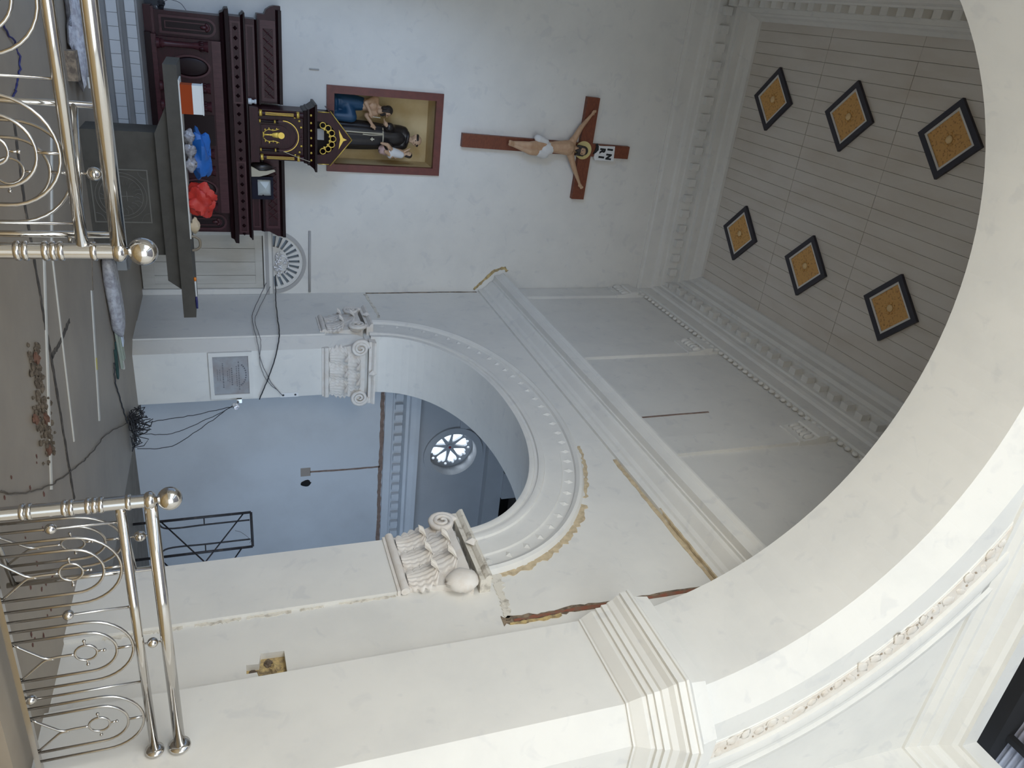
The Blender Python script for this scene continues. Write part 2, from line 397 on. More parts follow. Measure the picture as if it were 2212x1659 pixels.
# --- ceiling of planks
m = MB(); m.box(XL-.5, YN-.1, ZC+.03, XR+.3, YB+.35, ZC+.2)
ceiling = struct(m.build('ceiling', CEILD), 'boarded cream ceiling of the sanctuary')
PX0, PX1 = -0.38, 4.90; NP = 26; PWD = (PX1-PX0)/NP
rows = [4.9, 7.65, 9.74, 11.78, 13.87]
for k in range(4):
    y0, y1 = rows[k], rows[k+1]
    m = MB(); m.box(-PWD/2+.0028, y0+.004, 0, PWD/2-.0028, y1-.004, .032)
    src = m.build('ceiling_plank', CEIL, ceiling, local=True); src.location = (PX0+PWD*.5, 0, ZC)
    for i in range(1, NP): inst(src, ceiling, (PX0+PWD*(i+.5), 0, ZC+random.uniform(-.003, .003)))
m = MB()
for (x0, y0, x1, y1) in ((PX0-.07, 13.86, PX1+.07, 13.93), (PX0-.07, 4.9, PX0, 13.93), (PX1, 4.9, PX1+.07, 13.93)): m.box(x0, y0, ZC-.03, x1, y1, ZC+.03)
m.build('edge_bead', CEIL, ceiling)
# --- main cornice with dentils
prof = [(0, 10.08), (.03, 10.08), (.03, 10.14), (.06, 10.16), (.06, 10.42), (.10, 10.45), (.12, 10.52), (.12, 10.62), (.15, 10.64), (.15, 10.92), (.26, 10.96), (.26, 11.02), (.33, 11.04), (.33, 11.20), (.37, 11.24), (.40, 11.33), (.46, 11.40), (.46, 11.50), (0, 11.50)]
m = MB(); m.sweep([(XR, YN), (XR, YB), (XL, YB), (XL, YN)], prof, 1)
trim1 = struct(m.build('trim_1', PL), 'stepped plaster cornice with dentils under the boarded ceiling')
m = MB(); m.box(-.075, -.06, -.085, .075, .06, .085)
dsrc = m.build('dentil', PL, trim1, local=True); dsrc.location = (XL+.35, YB-.20, 10.80)
for i in range(1, 18): inst(dsrc, trim1, (XL+.35+i*.33, YB-.20, 10.80))
for i in range(27):
    o = inst(dsrc, trim1, (XR-.20, YB-.4-i*.33, 10.80)); o.rotation_euler = (0, 0, PI/2)
    o = inst(dsrc, trim1, (XL+.20, YB-.4-i*.33, 10.80)); o.rotation_euler = (0, 0, PI/2)
# bead row of small eggs under the frieze of the right wall
m = MB(); m.sph((0, 0, 0), (.035, .05, .05), 8, 5)
esrc = m.build('frieze_egg', PL, trim1, smooth=True, local=True); esrc.location = (XR-.05, YB-.3, 10.02)
for i in range(1, 60): inst(esrc, trim1, (XR-.05, YB-.3-i*.155, 10.02))
# --- horizontal cornice on the right wall
prof = [(0, 6.34), (.045, 6.34), (.045, 6.43), (.075, 6.45), (.10, 6.50), (.20, 6.575), (.215, 6.60), (.215, 6.63), (.25, 6.635), (.25, 6.66), (.35, 6.665), (.36, 6.80), (.40, 6.84), (.40, 6.87), (0, 6.93)]
m = MB(); m.sweep([(XR, YN), (XR, YB-.02)], prof, 1)
struct(m.build('trim_2', PL), 'plain white cornice running along the right wall above the arch')
# --- upper pilaster strips with small capitals on the right wall
for i, (y0, y1) in enumerate(((13.80, 14.28), (10.82, 11.32), (7.62, 8.08))):
    m = MB(); m.box(XR-.055, y0, 6.92, XR+.02, y1, 10.08)
    t = struct(m.build('trim_%d' % (3+i), PL), ('corner plaster pilaster strip above the cornice', 'middle plaster pilaster strip above the cornice', 'nearest plaster pilaster strip above the cornice')[i])
    m = MB(); m.sweep([(XR, y0-.02), (XR, y1+.015)], [(-.02, 9.35), (.08, 9.35), (.08, 9.40), (.07, 9.41), (.085, 9.55), (.11, 9.68), (.13, 9.70), (.13, 9.86), (-.02, 9.86)], 1)
    m.build('small_capital', PL, t)
    for k in range(5):
        m = lump((XR-.09, y0+.06+k*(y1-y0-.12)/4, 9.56), (.05, .05, .10), 40+k+i*7, .3, 10, 6); m.build('capital_leaf', PL, t, smooth=True)
# --- arch moulding (archivolt) on the right wall
prof = [(0.0, 0), (0.0, .045), (.035, .055), (.07, .045), (.08, .03), (.12, .03), (.13, .06), (.17, .07), (.21, .06), (.22, .035), (.46, .035), (.47, .012), (.64, .012), (.655, .05), (.70, .075), (.74, .06), (.77, 0)]
NS = 72; rows_ = []
for t, p in prof:
    e = ell(AA+t*1.0, AB+t*.93, NS); rows_.append([(XR-p, y, z) for y, z in e])
m = MB(); m.grid(rows_)
trimA = struct(m.build('trim_6', PL, smooth='auto'), 'moulded plaster arch band round the opening in the right wall')
m = MB(); m.add([(0, -.055, 0), (0, 0, -.075), (0, .055, 0), (0, 0, .075), (-.03, 0, 0)], [(0, 1, 4), (1, 2, 4), (2, 3, 4), (3, 0, 4)])
e = ell(AA+.555, AB+.515, 240)
acc = 0; last = None; src = None; pts = []
for i, (y, z) in enumerate(e):
    if last is None or math.hypot(y-last[0], z-last[1]) > .235:
        pts.append((i, y, z)); last = (y, z)
for q, (i, y, z) in enumerate(pts):
    y2, z2 = e[min(i+1, 240)]; y1, z1 = e[max(i-1, 0)]; ang = math.atan2(z2-z1, y2-y1)
    if src is None: src = m.build('lozenge', PL, trimA, local=True); o = src
    else: o = src.copy(); col.objects.link(o); o.parent = trimA
    o.location = (XR-.008, y, z); o.rotation_euler = (ang, 0, 0)
# --- near pilaster on the right wall
m = MB(); m.box(XR-.04, 5.72, 0, XR+.02, 6.55, 2.98)
struct(m.build('trim_7', PL), 'flat plaster pilaster shaft beside the chancel arch pier')
m = MB(); m.box(XR-.03, 12.24, 0, XR+.02, 13.0, 2.98)
struct(m.build('trim_8', PL), 'flat plaster pilaster strip on the far pier beside the door wall')
# --- impost moulding of the chancel arch pier
prof = [(0, 4.53), (.022, 4.53), (.022, 4.548), (.035, 4.56), (.10, 4.65), (.10, 4.69), (.13, 4.69), (.13, 4.745), (.16, 4.745), (.16, 4.80), (.18, 4.81), (.205, 4.86), (.25, 4.895), (.25, 4.925), (.285, 4.925), (.285, 4.99), (.305, 4.995), (.305, 5.02), (.20, 5.10), (.17, 5.255), (0, 5.262)]
path = [(XJ, YN+.06), (XJ, 3.88), (XJ+.235, 3.65), (6.62, 3.65)]
m = MB(); m.sweep(path, prof, -1)
struct(m.build('trim_9', PL), 'stepped impost moulding wrapped round the chancel arch pier')
xl = A1[-1][0]
m = MB(); m.sweep([(xl, YN+.06), (xl, 3.88), (xl-.235, 3.65), (-2.5, 3.65)], prof, 1)
struct(m.build('trim_10', PL), 'stepped impost moulding of the opposite arch pier')
# --- front archivolt of the chancel arch
prof = [(.24, 0.0), (.245, .010), (.44, .016), (.45, .05), (.52, .07), (.58, .05), (.60, .03), (.66, .03), (.68, .06), (.74, .05), (.80, 0)]
rows_ = []
for t, p in prof:
    rows_.append([(x, 3.65-p, z) for x, z in archpts(AR+.25+t, 80)])
m = MB(); m.grid(rows_)
trimF = struct(m.build('trim_11', PL, smooth='auto'), 'moulded front band of the chancel arch with worn leaf ornament')
band = [[(x, 3.65-p, z) for x, z in archpts(AR+.25+t, 80)] for t, p in ((.255, .010), (.26, .016), (.43, .022), (.435, .010))]
MB().grid(band).build('ornament_band', PEACH, trimF, smooth='auto')
ap = archpts(AR+.595, 150); rnd = random.Random(44)
for i in range(1, 84):
    x, z = ap[i]; a = math.atan2(z-AZ, x-AX); dr_ = rnd.uniform(-.05, .05)
    if i % 2:
        m = lump((0, 0, 0), (rnd.uniform(.05, .085), .010, rnd.uniform(.03, .06)), 300+i, .4, 12, 6); o = m.build('leaf_ornament', PEACH, trimF, smooth=True, local=True); yy = 3.632
    elif rnd.random() < .7:
        m = lump((0, 0, 0), (rnd.uniform(.008, .02), .006, rnd.uniform(.006, .012)), 300+i, .6, 8, 5); o = m.build('chipped_fleck', FLECK, trimF, local=True); yy = 3.626; dr_ = rnd.uniform(-.08, .08)
    else: continue
    o.location = (x+dr_*math.cos(a), yy, z+dr_*math.sin(a)); o.rotation_euler = (0, -a+rnd.uniform(-.6, .6), 0)
# --- nave cornice at the top of the arch wall and of the nave right wall
prof = [(0, 8.02), (.03, 8.02), (.03, 8.08), (.08, 8.12), (.08, 8.16), (.14, 8.20), (.16, 8.26), (.16, 8.30), (.26, 8.33), (.30, 8.36), (.34, 8.36), (.34, 8.56), (0, 8.58)]
m = MB(); m.sweep([(-2.5, 3.65), (6.6, 3.65), (6.6, -6.7)], prof, -1)
struct(m.build('trim_12', PL), 'white nave cornice above the chancel arch')
# --- nave roof: black slab standing in for the dark void, purlins and corrugated sheet
roof = struct(MB().box(-3, 3.36, 8.98, 7.6, 3.66, 9.3).build('ceiling_nave', DARK), 'timbers of the open nave roof above the cornice, coloured black as unlit void')
for k in range(12):
    y1 = 3.36-k*.9; P = []
    for j in range(2):
        row = []
        for i in range(100): row.append((7.6-j*10.6, y1-i*.00905, 9.02+.022*math.sin(i*.8)+j*2.2))
        P.append(row)
    MB().grid(P).build('roof_sheet', SHEET, roof, smooth=True)
for x in (6.44, 5.2, 3.8, 2.2): MB().box(x-.035, -6.8, 8.99+(7.6-x)*.2075-.08, x+.035, 3.4, 8.99+(7.6-x)*.2075).build('purlin', DARK, roof)

# ---------------------------------------------------------------- side chapel shell
CY = 13.0
RX, RZ, RR = 8.46, 5.70, 0.50
circ = lambda cx, cz, r, n=40: [(cx+r*math.cos(2*PI*i/n), cz+r*math.sin(2*PI*i/n)) for i in range(n)]
m = MB(); m.box(6.3, CY, -.5, 13.0, CY+.4, 4.72)
wall_chapel = struct(m.build('wall_chapel', CHAPW), 'white plaster wall of the side chapel, tinted for blue daylight, seen through the arch')
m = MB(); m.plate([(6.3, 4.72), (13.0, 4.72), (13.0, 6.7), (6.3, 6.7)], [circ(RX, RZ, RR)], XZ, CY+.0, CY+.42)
struct(m.build('wall_chapel_upper', CHAPU), 'upper wall of the side chapel, shaded blue grey in its colour, pierced by the rose window')
m = MB(); m.plate(circ(RX, RZ, RR+.14, 48), [circ(RX, RZ, RR+.0, 48)], XZ, CY-.05, CY+.02)
m.box(RX-.85, CY-.04, RZ+.10, RX-RR-.10, CY+.02, RZ+.30)
struct(m.build('trim_13', CHAPU), 'plaster hood ring round the rose window')
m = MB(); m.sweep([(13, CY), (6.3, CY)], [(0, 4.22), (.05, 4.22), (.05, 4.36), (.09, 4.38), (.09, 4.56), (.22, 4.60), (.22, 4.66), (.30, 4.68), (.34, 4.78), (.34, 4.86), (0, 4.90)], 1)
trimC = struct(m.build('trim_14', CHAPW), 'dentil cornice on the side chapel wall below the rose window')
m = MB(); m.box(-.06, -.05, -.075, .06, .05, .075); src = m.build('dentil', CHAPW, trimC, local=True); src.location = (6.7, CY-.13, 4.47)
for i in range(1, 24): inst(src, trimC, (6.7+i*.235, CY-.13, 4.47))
m = MB(); m.box(6.3, CY-.22, 6.42, 13, CY+.05, 6.80); m.box(8.9, CY-.30, 6.80, 9.55, CY-.02, 7.15); m.box(10.25, CY-.30, 6.80, 10.9, CY-.02, 7.2)
struct(m.build('trim_15', CHAPU), 'plain beam above the rose window')
m = MB(); m.box(6.36, 5.8, 7.35, 13, 13.9, 7.5); m.box(6.36, 13.6, 6.5, 13, 13.9, 7.4)
struct(m.build('ceiling_chapel', DARK), 'roof boarding of the side chapel, coloured black as unlit void')
m = MB(); m.add([(9.6, 12.2, 7.2), (10.4, 11.7, 7.32), (10.5, 12.3, 7.30), (9.9, 12.6, 7.12)], [(0, 1, 2, 3)]); m.add([(9.6, 12.2, 7.22), (10.4, 11.7, 7.34), (10.5, 12.3, 7.32), (9.9, 12.6, 7.14)], [(3, 2, 1, 0)])
tag(m.build('roof_sheet', SHEET), 'loose grey sheet hanging in the dark chapel roof', 'sheet')
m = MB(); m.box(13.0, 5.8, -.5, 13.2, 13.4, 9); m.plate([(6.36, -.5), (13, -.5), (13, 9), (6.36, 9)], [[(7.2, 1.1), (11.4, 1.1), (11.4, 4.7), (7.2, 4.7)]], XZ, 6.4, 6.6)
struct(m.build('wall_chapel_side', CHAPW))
# rose window: pierced stone disc with eight heart petals and small rim lights, set deep in the reveal
holes = []
for k in range(8):
    a = 2*PI*k/8+.25; ca, sa = math.cos(a), math.sin(a)
    pet = [(.10, 0), (.20, .052), (.27, .088), (.325, .105), (.365, .098), (.385, .07), (.375, .035), (.415, .028), (.44, .0)]
    pet = pet+[(r, -t) for r, t in pet[-2:0:-1]]
    holes.append([(RX+r*ca-t*sa, RZ+r*sa+t*ca) for r, t in pet])
    a2 = a+PI/8; holes.append([(RX+.425*math.cos(a2)+.034*math.cos(q*PI/5), RZ+.425*math.sin(a2)+.034*math.sin(q*PI/5)) for q in range(10)])
win = struct(MB().plate(circ(RX, RZ, RR+.02, 48), holes, XZ, CY+.28, CY+.35).build('window_1', CHAPU), 'bright round rose window with eight heart shaped petals')
MB().lathe([(.0, 0), (.07, 0), (.07, .05), (0, .05)], (RX, CY+.255, RZ), (0, 1, 0), 16).build('hub', CHAPU, win)
MB().sph((RX, CY+.25, RZ), .028, 10, 6).build('hub_bead', mat('red_bead', (.4, .03, .04), .4), win, smooth=True)

# ---------------------------------------------------------------- wear: cracks, raw edges, chases
NX = (-1, 0, 0); NY = (0, -1, 0)
def wx(pts): return [(XR, y, z) for y, z in pts]
ribbon(wx([(5.87, 3.92), (5.75, 3.97), (5.58, 3.95), (5.40, 3.94), (5.25, 3.92), (5.13, 3.90)]), lambda t: .13-.08*t, NX, 1, .5).build('crack', STAIN, wall_right)
ribbon(wx([(5.14, 3.84), (5.13, 4.05), (5.125, 4.3), (5.15, 4.6), (5.14, 4.9), (5.14, 5.4), (5.145, 5.9), (5.14, 6.34)]), lambda t: .10*(1-.7*t), NX, 2, .4).build('crack', CRK, wall_right)
ribbon(wx([(5.12, 3.95), (5.12, 4.2), (5.13, 4.5), (5.12, 5.4), (5.125, 6.2)]), .035, NX, 3, .6, .014).build('crack', CRKR, wall_right)
ribbon(wx([(5.085, 3.9), (5.08, 4.2), (5.09, 4.45)]), .03, NX, 4, .7, .014).build('crack', OCH, wall_right)
for k, (z0, z1) in enumerate(((.30, .55), (.62, .95), (1.05, 1.45), (1.5, 1.9), (1.98, 2.2), (2.35, 2.9))):
    ribbon(wx([(5.705, z0), (5.70, (z0+z1)/2), (5.705, z1)]), .035 if k < 4 else .022, NX, 10+k, .8, .006, 10).build('crack', STAIN, wall_right)
e = ell(AA+.80, AB+.745, 120)
ribbon(wx([e[i] for i in range(1, 34, 3)]), .085, NX, 21, .7, .006, 5).build('raw_edge', TAN, wall_right)
ribbon(wx([e[i] for i in range(33, 49, 3)]), .04, NX, 22, .9, .006, 5).build('raw_edge', TAN, wall_right)
ribbon(wx([(4.9, 6.31), (5.6, 6.31), (6.4, 6.31), (7.2, 6.31), (7.7, 6.315)]), .06, NX, 23, .35, .006, 8).build('raw_edge', TAN, wall_right)
ribbon([(XR-.045, 5.2, 6.345), (XR-.045, 6.0, 6.345), (XR-.045, 6.5, 6.35)], .02, NX, 27, .5, .004, 8).build('raw_edge', TAN, wall_right)
ribbon(wx([(14.25, 4.0), (14.25, 4.7), (14.26, 5.5), (14.25, 6.3)]), .03, NX, 24, .5).build('crack', CRK, wall_right)
ribbon(wx([(14.2, 3.98), (13.6, 4.02), (13.2, 4.04), (12.95, 4.04)]), .05, NX, 25, .5).build('crack', STAIN, wall_right)
ribbon(wx([(8.74, 6.9), (8.75, 7.6), (8.76, 8.5)]), .03, NX, 26, .2).build('chase', GROOVE, wall_right)
ribbon([(5.30, YB, 6.25), (5.12, YB, 6.42), (4.92, YB, 6.62), (4.83, YB, 6.86), (4.90, YB, 6.95)], .06, NY, 28, .5, .006, 5).build('raw_edge', OCH, wall_back)
ribbon([(9.97, CY, 4.18), (9.0, CY, 4.17), (8.0, CY, 4.18), (7.0, CY, 4.17), (6.4, CY, 4.18)], .075, NY, 31, .25, .006, 12).build('chase', GROOVE, wall_chapel)
ribbon([(11.9, CY, 4.18), (10.9, CY, 4.17), (9.97, CY, 4.18)], .075, NY, 32, .25, .006, 12).build('chase', GROOVE, wall_chapel)
ribbon([(8.6, CY, 2.78), (8.62, CY, 3.5), (8.62, CY, 4.16)], .035, NY, 33, .2, .006, 8).build('chase', GROOVE, wall_chapel)
MB().plate([(8.50, 2.60), (8.69, 2.60), (8.69, 2.79), (8.50, 2.79)], [], XZ, CY-.006, CY+.02).build('outlet_patch', mat('outlet_tan', (.36, .31, .27), .8), wall_chapel)
m = lump((8.86, CY-.005, 2.70), (.075, .02, .09), 9, .3, 14, 8); m.build('knocked_hole', DARK, wall_chapel, smooth=True)
# plaster knocked out of the pier: square box recess with a side notch (shown as raw mortar set in the wall)
m = MB(); m.box(XR+.07, 4.9, 1.45, XR+.13, 5.26, 1.84); m.build('mortar_bed', OCH, wall_right)
for k, (y, z, r) in enumerate(((5.0, 1.63, .05), (5.10, 1.72, .06), (5.17, 1.66, .045), (5.02, 1.75, .04), (5.08, 1.53, .04))):
    lump((XR+.07, y, z), (.03, r, r*.8), 60+k, .4, 12, 7).build('mortar_lump', OCH if k % 2 else CRK, wall_right)

# ================================================================ CAPITALS
def leaf_mesh(w_, h_, out=.10, lobes=4, curl=.05):
    nu, nv = 21, 23; P = []
    for i in range(nu):
        t = i/(nu-1)
        wid = w_*(.62+.62*math.sin(PI*min(1, t*.95+.05))**.8)*(1-.80*max(0, t-.70)/.30)
        wid *= .76+.24*abs(math.sin(t*(lobes+1)*PI))
        z = h_*(t if t < .80 else .80+(t-.80)*.5-(t-.80)**2*7)
        p = .012+out*(t**2.4)+curl*max(0, t-.7)*3
        row = []
        for j in range(nv):
            s_ = j/(nv-1)*2-1
            rib = .011*math.cos(s_*7*PI)*(1-.4*t)
            row.append((s_*wid*.5, -(p+.02-.045*abs(s_)**1.6+rib), z+.02*abs(s_)*h_))
        P.append(row)
    m = MB(); m.grid(P)
    m.grid([[(x*.96, y+.022, z) for x, y, z in r] for r in P][::-1])
    return m
def capital(label, O, ex, en, w_, h_, ends=(1, 1), worn=False, nlow=3):
    ex = Vector(ex); en = Vector(en); O = Vector(O)
    root = thing('pilaster_capital', label, 'capital', O, 0, 'carved pilaster capitals of the side arch')
    M = Matrix(((ex.x, -en.x, 0, 0), (ex.y, -en.y, 0, 0), (0, 0, 1, 0), (0, 0, 0, 1)))   # local -y = outward
    def fin(mb, name, mt, smooth='auto'):
        mb.v = [tuple(M @ Vector(p)) for p in mb.v]; return mb.build(name, mt, root, smooth=smooth, local=True)
    hw = w_/2
    m = MB(); m.tube([(-hw-.03, -.03, .045), (0, -.045, .045), (hw+.03, -.03, .045)], .045, 10); m.box(-hw-.02, -.04, -.03, hw+.02, .02, .0)
    fin(m, 'astragal', PLC)
    P = []
    for i in range(9):
        t = i/8; p = .035+.12*t**2.0; a = hw+.16*t**2.2
        P.append([(-a, .02, .09+t*(h_-.27)), (-a, -p*.8, .09+t*(h_-.27)), (-a*.5, -p, .09+t*(h_-.27)), (a*.5, -p, .09+t*(h_-.27)), (a, -p*.8, .09+t*(h_-.27)), (a, .02, .09+t*(h_-.27))])
    m = MB(); m.grid(P); fin(m, 'bell', PLC)
    lm = None
    def leaf(x, z, s, flip=1, out=.1):
        m = leaf_mesh(w_/nlow*1.20*s, .34*h_/.85*s, out)
        m.v = [(a+x, b-.045, c+z) for a, b, c in m.v]; fin(m, 'acanthus_leaf', PLC, True)
    for k in range(nlow): leaf(-hw+w_*(k+.5)/nlow, .09, 1.05, 1, .15)
    for k in range(nlow-1): leaf(-hw+w_*(k+1)/nlow, .24*h_/.85, 1.25, 1, .19)
    for sgn, en_ in zip((-1, 1), ends):
        if not en_: continue
        cx0, cz0 = sgn*(hw+.035), h_-.26
        if worn and sgn < 0:
            m = lump((cx0-.02, -.10, cz0-.02), (.15, .10, .17), 3, .10, 16, 10); fin(m, 'broken_volute', PLC, True); continue
        pts = []; rr = []
        for i in range(46):
            t = i/45; a = PI/2-sgn*0+ sgn*(t*2.3*2*PI); r = .135*(1-t)**.75+.012
            pts.append((cx0+sgn*r*math.sin(t*2.3*2*PI)*1.0, -.135-.03*t, cz0+r*math.cos(t*2.3*2*PI))); rr.append(.036*(1-.55*t))
        m = MB(); m.tube(pts, rr, 8); m.lathe([(0, 0), (.13, 0), (.12, .08), (0, .08)], (cx0, -.13, cz0), (0, 1, 0), 18)
        st = [(sgn*hw*.30, -.10, .30*h_), (sgn*hw*.62, -.12, .52*h_), (sgn*hw*.92, -.14, h_-.16), (cx0, -.135, cz0+.147)]
        fin(m, 'volute', PLC, True)
    ab = STAIN if worn else PLC
    m = MB(); m.sweep([(-hw-.15, .0), (hw+.15, .0)], [(-.02, h_-.115), (.15, h_-.115), (.15, h_-.07), (.17, h_-.06), (.20, h_-.03), (.20, h_), (-.02, h_)], -1)
    fin(m, 'abacus', ab, False)
    m = MB(); m.add([(-.075, -.19, h_-.05), (0, -.19, h_-.125), (.075, -.19, h_-.05), (0, -.19, h_+.025), (0, -.235, h_-.05)], [(0, 1, 4), (1, 2, 4), (2, 3, 4), (3, 0, 4)])
    fin(m, 'fleuron', PLC, False)
    return root
capital('carved white leaf capital on the near pilaster with broken volute and stained top', (XR-.02, 6.135, 2.95), (0, 1, 0), (-1, 0, 0), .83, .90, worn=True)
capital('carved white leaf capital on the far jamb above the marble plaque', (5.92, 12.02, 2.93), (1, 0, 0), (0, -1, 0), .88, .86)
capital('narrow carved white leaf capital on the far pier near the door wall', (XR-.01, 12.64, 2.93), (0, -1, 0), (-1, 0, 0), .62, .86, nlow=2)

# ================================================================ CEILING DIAMONDS
names = {(0, 0): 'gold diamond ceiling panel nearest the arch on the left', (0, 1): 'gold diamond ceiling panel in the middle of the left row', (0, 2): 'gold diamond ceiling panel nearest the back wall on the left',
         (1, 0): 'gold diamond ceiling panel nearest the arch on the right', (1, 1): 'gold diamond ceiling panel in the middle of the right row', (1, 2): 'gold diamond ceiling panel nearest the back wall on the right'}
def dia(r): return [(r, 0), (0, r), (-r, 0), (0, -r)]
dsrc0 = None
for (ix, iy), lab in names.items():
    loc = ((0.99, 3.61)[ix], (8.70, 10.81, 12.90)[iy], ZC)
    if dsrc0 is None:
        dsrc0 = thing('ceiling_diamond', lab, 'ceiling panel', loc, 0, 'gold diamond panels on the ceiling')
        MB().plate(dia(.575), [dia(.455)], XY, -.055, .005).build('border', NAVY, dsrc0, local=True)
        MB().plate(dia(.455), [dia(.405)], XY, -.045, .005).build('liner', DWHITE, dsrc0, local=True)
        MB().plate(dia(.405), [], XY, -.03, .005).build('field', DGOLD, dsrc0, local=True)
        m = MB(); m.lathe([(0, -.058), (.02, -.056), (.03, -.05), (.055, -.046), (.062, -.03), (0, -.03)], (0, 0, 0), (0, 0, 1), 14)
        ro = m.build('rosette', DROS, dsrc0, True, local=True)
        m = MB()
        for k in range(8):
            a = k*PI/4; m.sph((.085*math.cos(a), .085*math.sin(a), -.034), (.022, .022, .008), 8, 5)
        m.build('petal_ring', DGOLD, ro, True, local=True)
    else:
        o = clone(dsrc0); o.location = loc; o['label'] = lab

# ================================================================ ALTAR RAIL
RY = 4.33
def bay(parent, cx, y=RY, ex=Vector((1, 0, 0)), org=None):
    """one arched bay of tubes, centred at distance cx along ex from org"""
    org = org if org is not None else Vector((0, y, 0))
    def P(a, z): return org+ex*(cx+a)+Vector((0, 0, z))
    for r, zt, nm in ((.262, .775, 'outer_arch'), (.172, .675, 'inner_arch')):
        pts = [P(-r, .095)]+[P(-r*math.cos(PI*i/18), zt-r+r*math.sin(PI*i/18)) for i in range(19)]+[P(r, .095)]
        MB().tube(pts, .0095, 8).build(nm, CHROME2, parent, True)
    m = MB(); m.tube([P(0, .675), P(0, .775)], .009, 8); m.build('arch_link', CHROME2, parent, True)
    rg = MB().tube([P(.066*math.cos(2*PI*i/20), .49+.066*math.sin(2*PI*i/20)) for i in range(20)], .008, 8, closed=True).build('ring', CHROME2, parent, True)
    for a0, z0, a1, z1 in ((-.066, .49, -.105, .49), (.066, .49, .105, .49), (0, .556, 0, .60)):
        m = MB(); m.tube([P(a0, z0), P(a1, z1)], .007, 6); m.sph(P(a1, z1), .0115, 8, 6); m.build('ring_spur', CHROME2, rg, True)
    m = MB(); m.tube(cat_([P(0, .424), P(0, .33), P(0, .26), P(-.05, .20), P(-.15, .10)], 5), .0085, 8); m.tube(cat_([P(.012, .30), P(.015, .25), P(.055, .20), P(.15, .10)], 5), .0085, 8)
    m.build('forked_stem', CHROME2, parent, True)
def bar(parent, a, zball, ex=Vector((1, 0, 0)), org=Vector((0, RY, 0)), top=.80):
    def P(z): return org+ex*a+Vector((0, 0, z))
    o = MB().tube([P(.09), P(top)], .0085, 8).build('baluster', CHROME2, parent, True)
    if zball: MB().sph(P(zball), .034, 14, 9).build('baluster_ball', CHROME, o, True)
def post(parent, x, y=RY):
    m = MB(); m.lathe([(.06, 0), (.06, .012), (.045, .03), (.0425, .04), (.0425, .96)], (x, y, 0), n=20)
    p = m.build('post', CHROME, parent, 'auto')
    for zs in ((.30, .335), (.52, .555), (.645, .68, .715), (.865,)):
        m = MB()
        for z in zs: m.lathe([(.0425, -.016), (.050, -.010), (.0515, 0), (.050, .010), (.0425, .016)], (x, y, z), n=20)
        m.build('post_ring', CHROME, p, True)
    m = MB(); m.lathe([(.0425, .955), (.052, .965), (.057, .98), (.057, .995), (.045, 1.012), (.022, 1.022), (.020, 1.035)], (x, y, 0), n=20); m.build('collar', CHROME, p, True)
    MB().sph((x, y, 1.098), .074, 24, 14).build('finial_ball', CHROME, p, True)
def rails(parent, x0, x1):
    MB().tube([(x0, RY, .985), (x1, RY, .985)], .040, 16).build('top_rail', CHROME, parent, True)
    MB().tube([(x0, RY, .815), (x1, RY, .815)], .030, 14).build('middle_rail', CHROME, parent, True)
    MB().box(x0, RY-.022, .06, x1, RY+.022, .095).build('bottom_rail', CHROME2, parent)
R_ = thing('altar_rail', 'polished steel altar rail with three arched bays ending at the right pier', 'railing', (4.1, RY, 0), 0, 'fixed steel altar rails')
post(R_, 2.97); rails(R_, 3.0, XJ-.02)
for x, zb in ((3.11, .425), (3.80, .43), (4.49, .12)): bar(R_, x, zb)
for x in (3.455, 4.145, 4.835): bay(R_, x)
m = MB(); m.tube([(4.145, RY, .84), (4.145, RY, .955)], .007, 6); m.sph((4.145, RY, .895), .036, 14, 9); m.build('rail_ball', CHROME, R_, True)
for z, r in ((.985, .075), (.815, .062)):
    MB().lathe([(r*.5, 0), (r, .012), (r*1.05, .03), (r*.9, .045), (0, .05)], (XJ-.055, RY, z), (1, 0, 0), 20).build('wall_flange', CHROME, R_, True)
L_ = thing('altar_rail', 'polished steel altar rail left of the opening in front of the grey altar', 'railing', (0.3, RY, 0), 0, 'fixed steel altar rails')
post(L_, 1.37); rails(L_, -1.1, 1.34)
for x, zb in ((1.225, None), (.53, None), (-.16, .43), (-.85, .12)): bar(L_, x, zb)
for x in (.875, .185, -.505): bay(L_, x)
# gate leaves folded back behind the rails
def leaf_gate(label, hinge, end):
    hinge = Vector((*hinge, 0)); end = Vector((*end, 0)); ex = (end-hinge); W_ = ex.length; ex.normalize()
    g = thing('altar_rail_gate', label, 'gate', hinge, 0, 'folded back gate leaves')
    def P(a, z): return hinge+ex*a+Vector((0, 0, z))
    MB().tube([P(.06, .955), P(W_, .955)], .022, 12).build('top_rail', CHROME, g, True)
    MB().tube([P(.06, .80), P(W_, .80)], .019, 12).build('middle_rail', CHROME, g, True)
    MB().tube([P(.06, .09), P(W_, .09)], .017, 10).build('bottom_rail', CHROME2, g, True)
    for a in (.07, W_): MB().tube([P(a, .05), P(a, .97)], .018, 12).build('stile', CHROME, g, True)
    m = MB(); m.tube([P(W_*.52, .80), P(W_*.52, .955)], .007, 6); m.sph(P(W_*.52, .878), .037, 14, 9); m.build('rail_ball', CHROME, g, True)
    bay(g, W_*.52, ex=ex, org=hinge)
    for z in (.2, .75): MB().tube([P(0.02, z), P(.07, z)], .012, 8).build('hinge', CHROME2, g, True)
leaf_gate('steel gate leaf folded back behind the left altar rail', (1.37, RY+.055), (.70, 4.74))
leaf_gate('steel gate leaf folded back behind the right altar rail', (2.97, RY+.055), (3.72, 4.60))

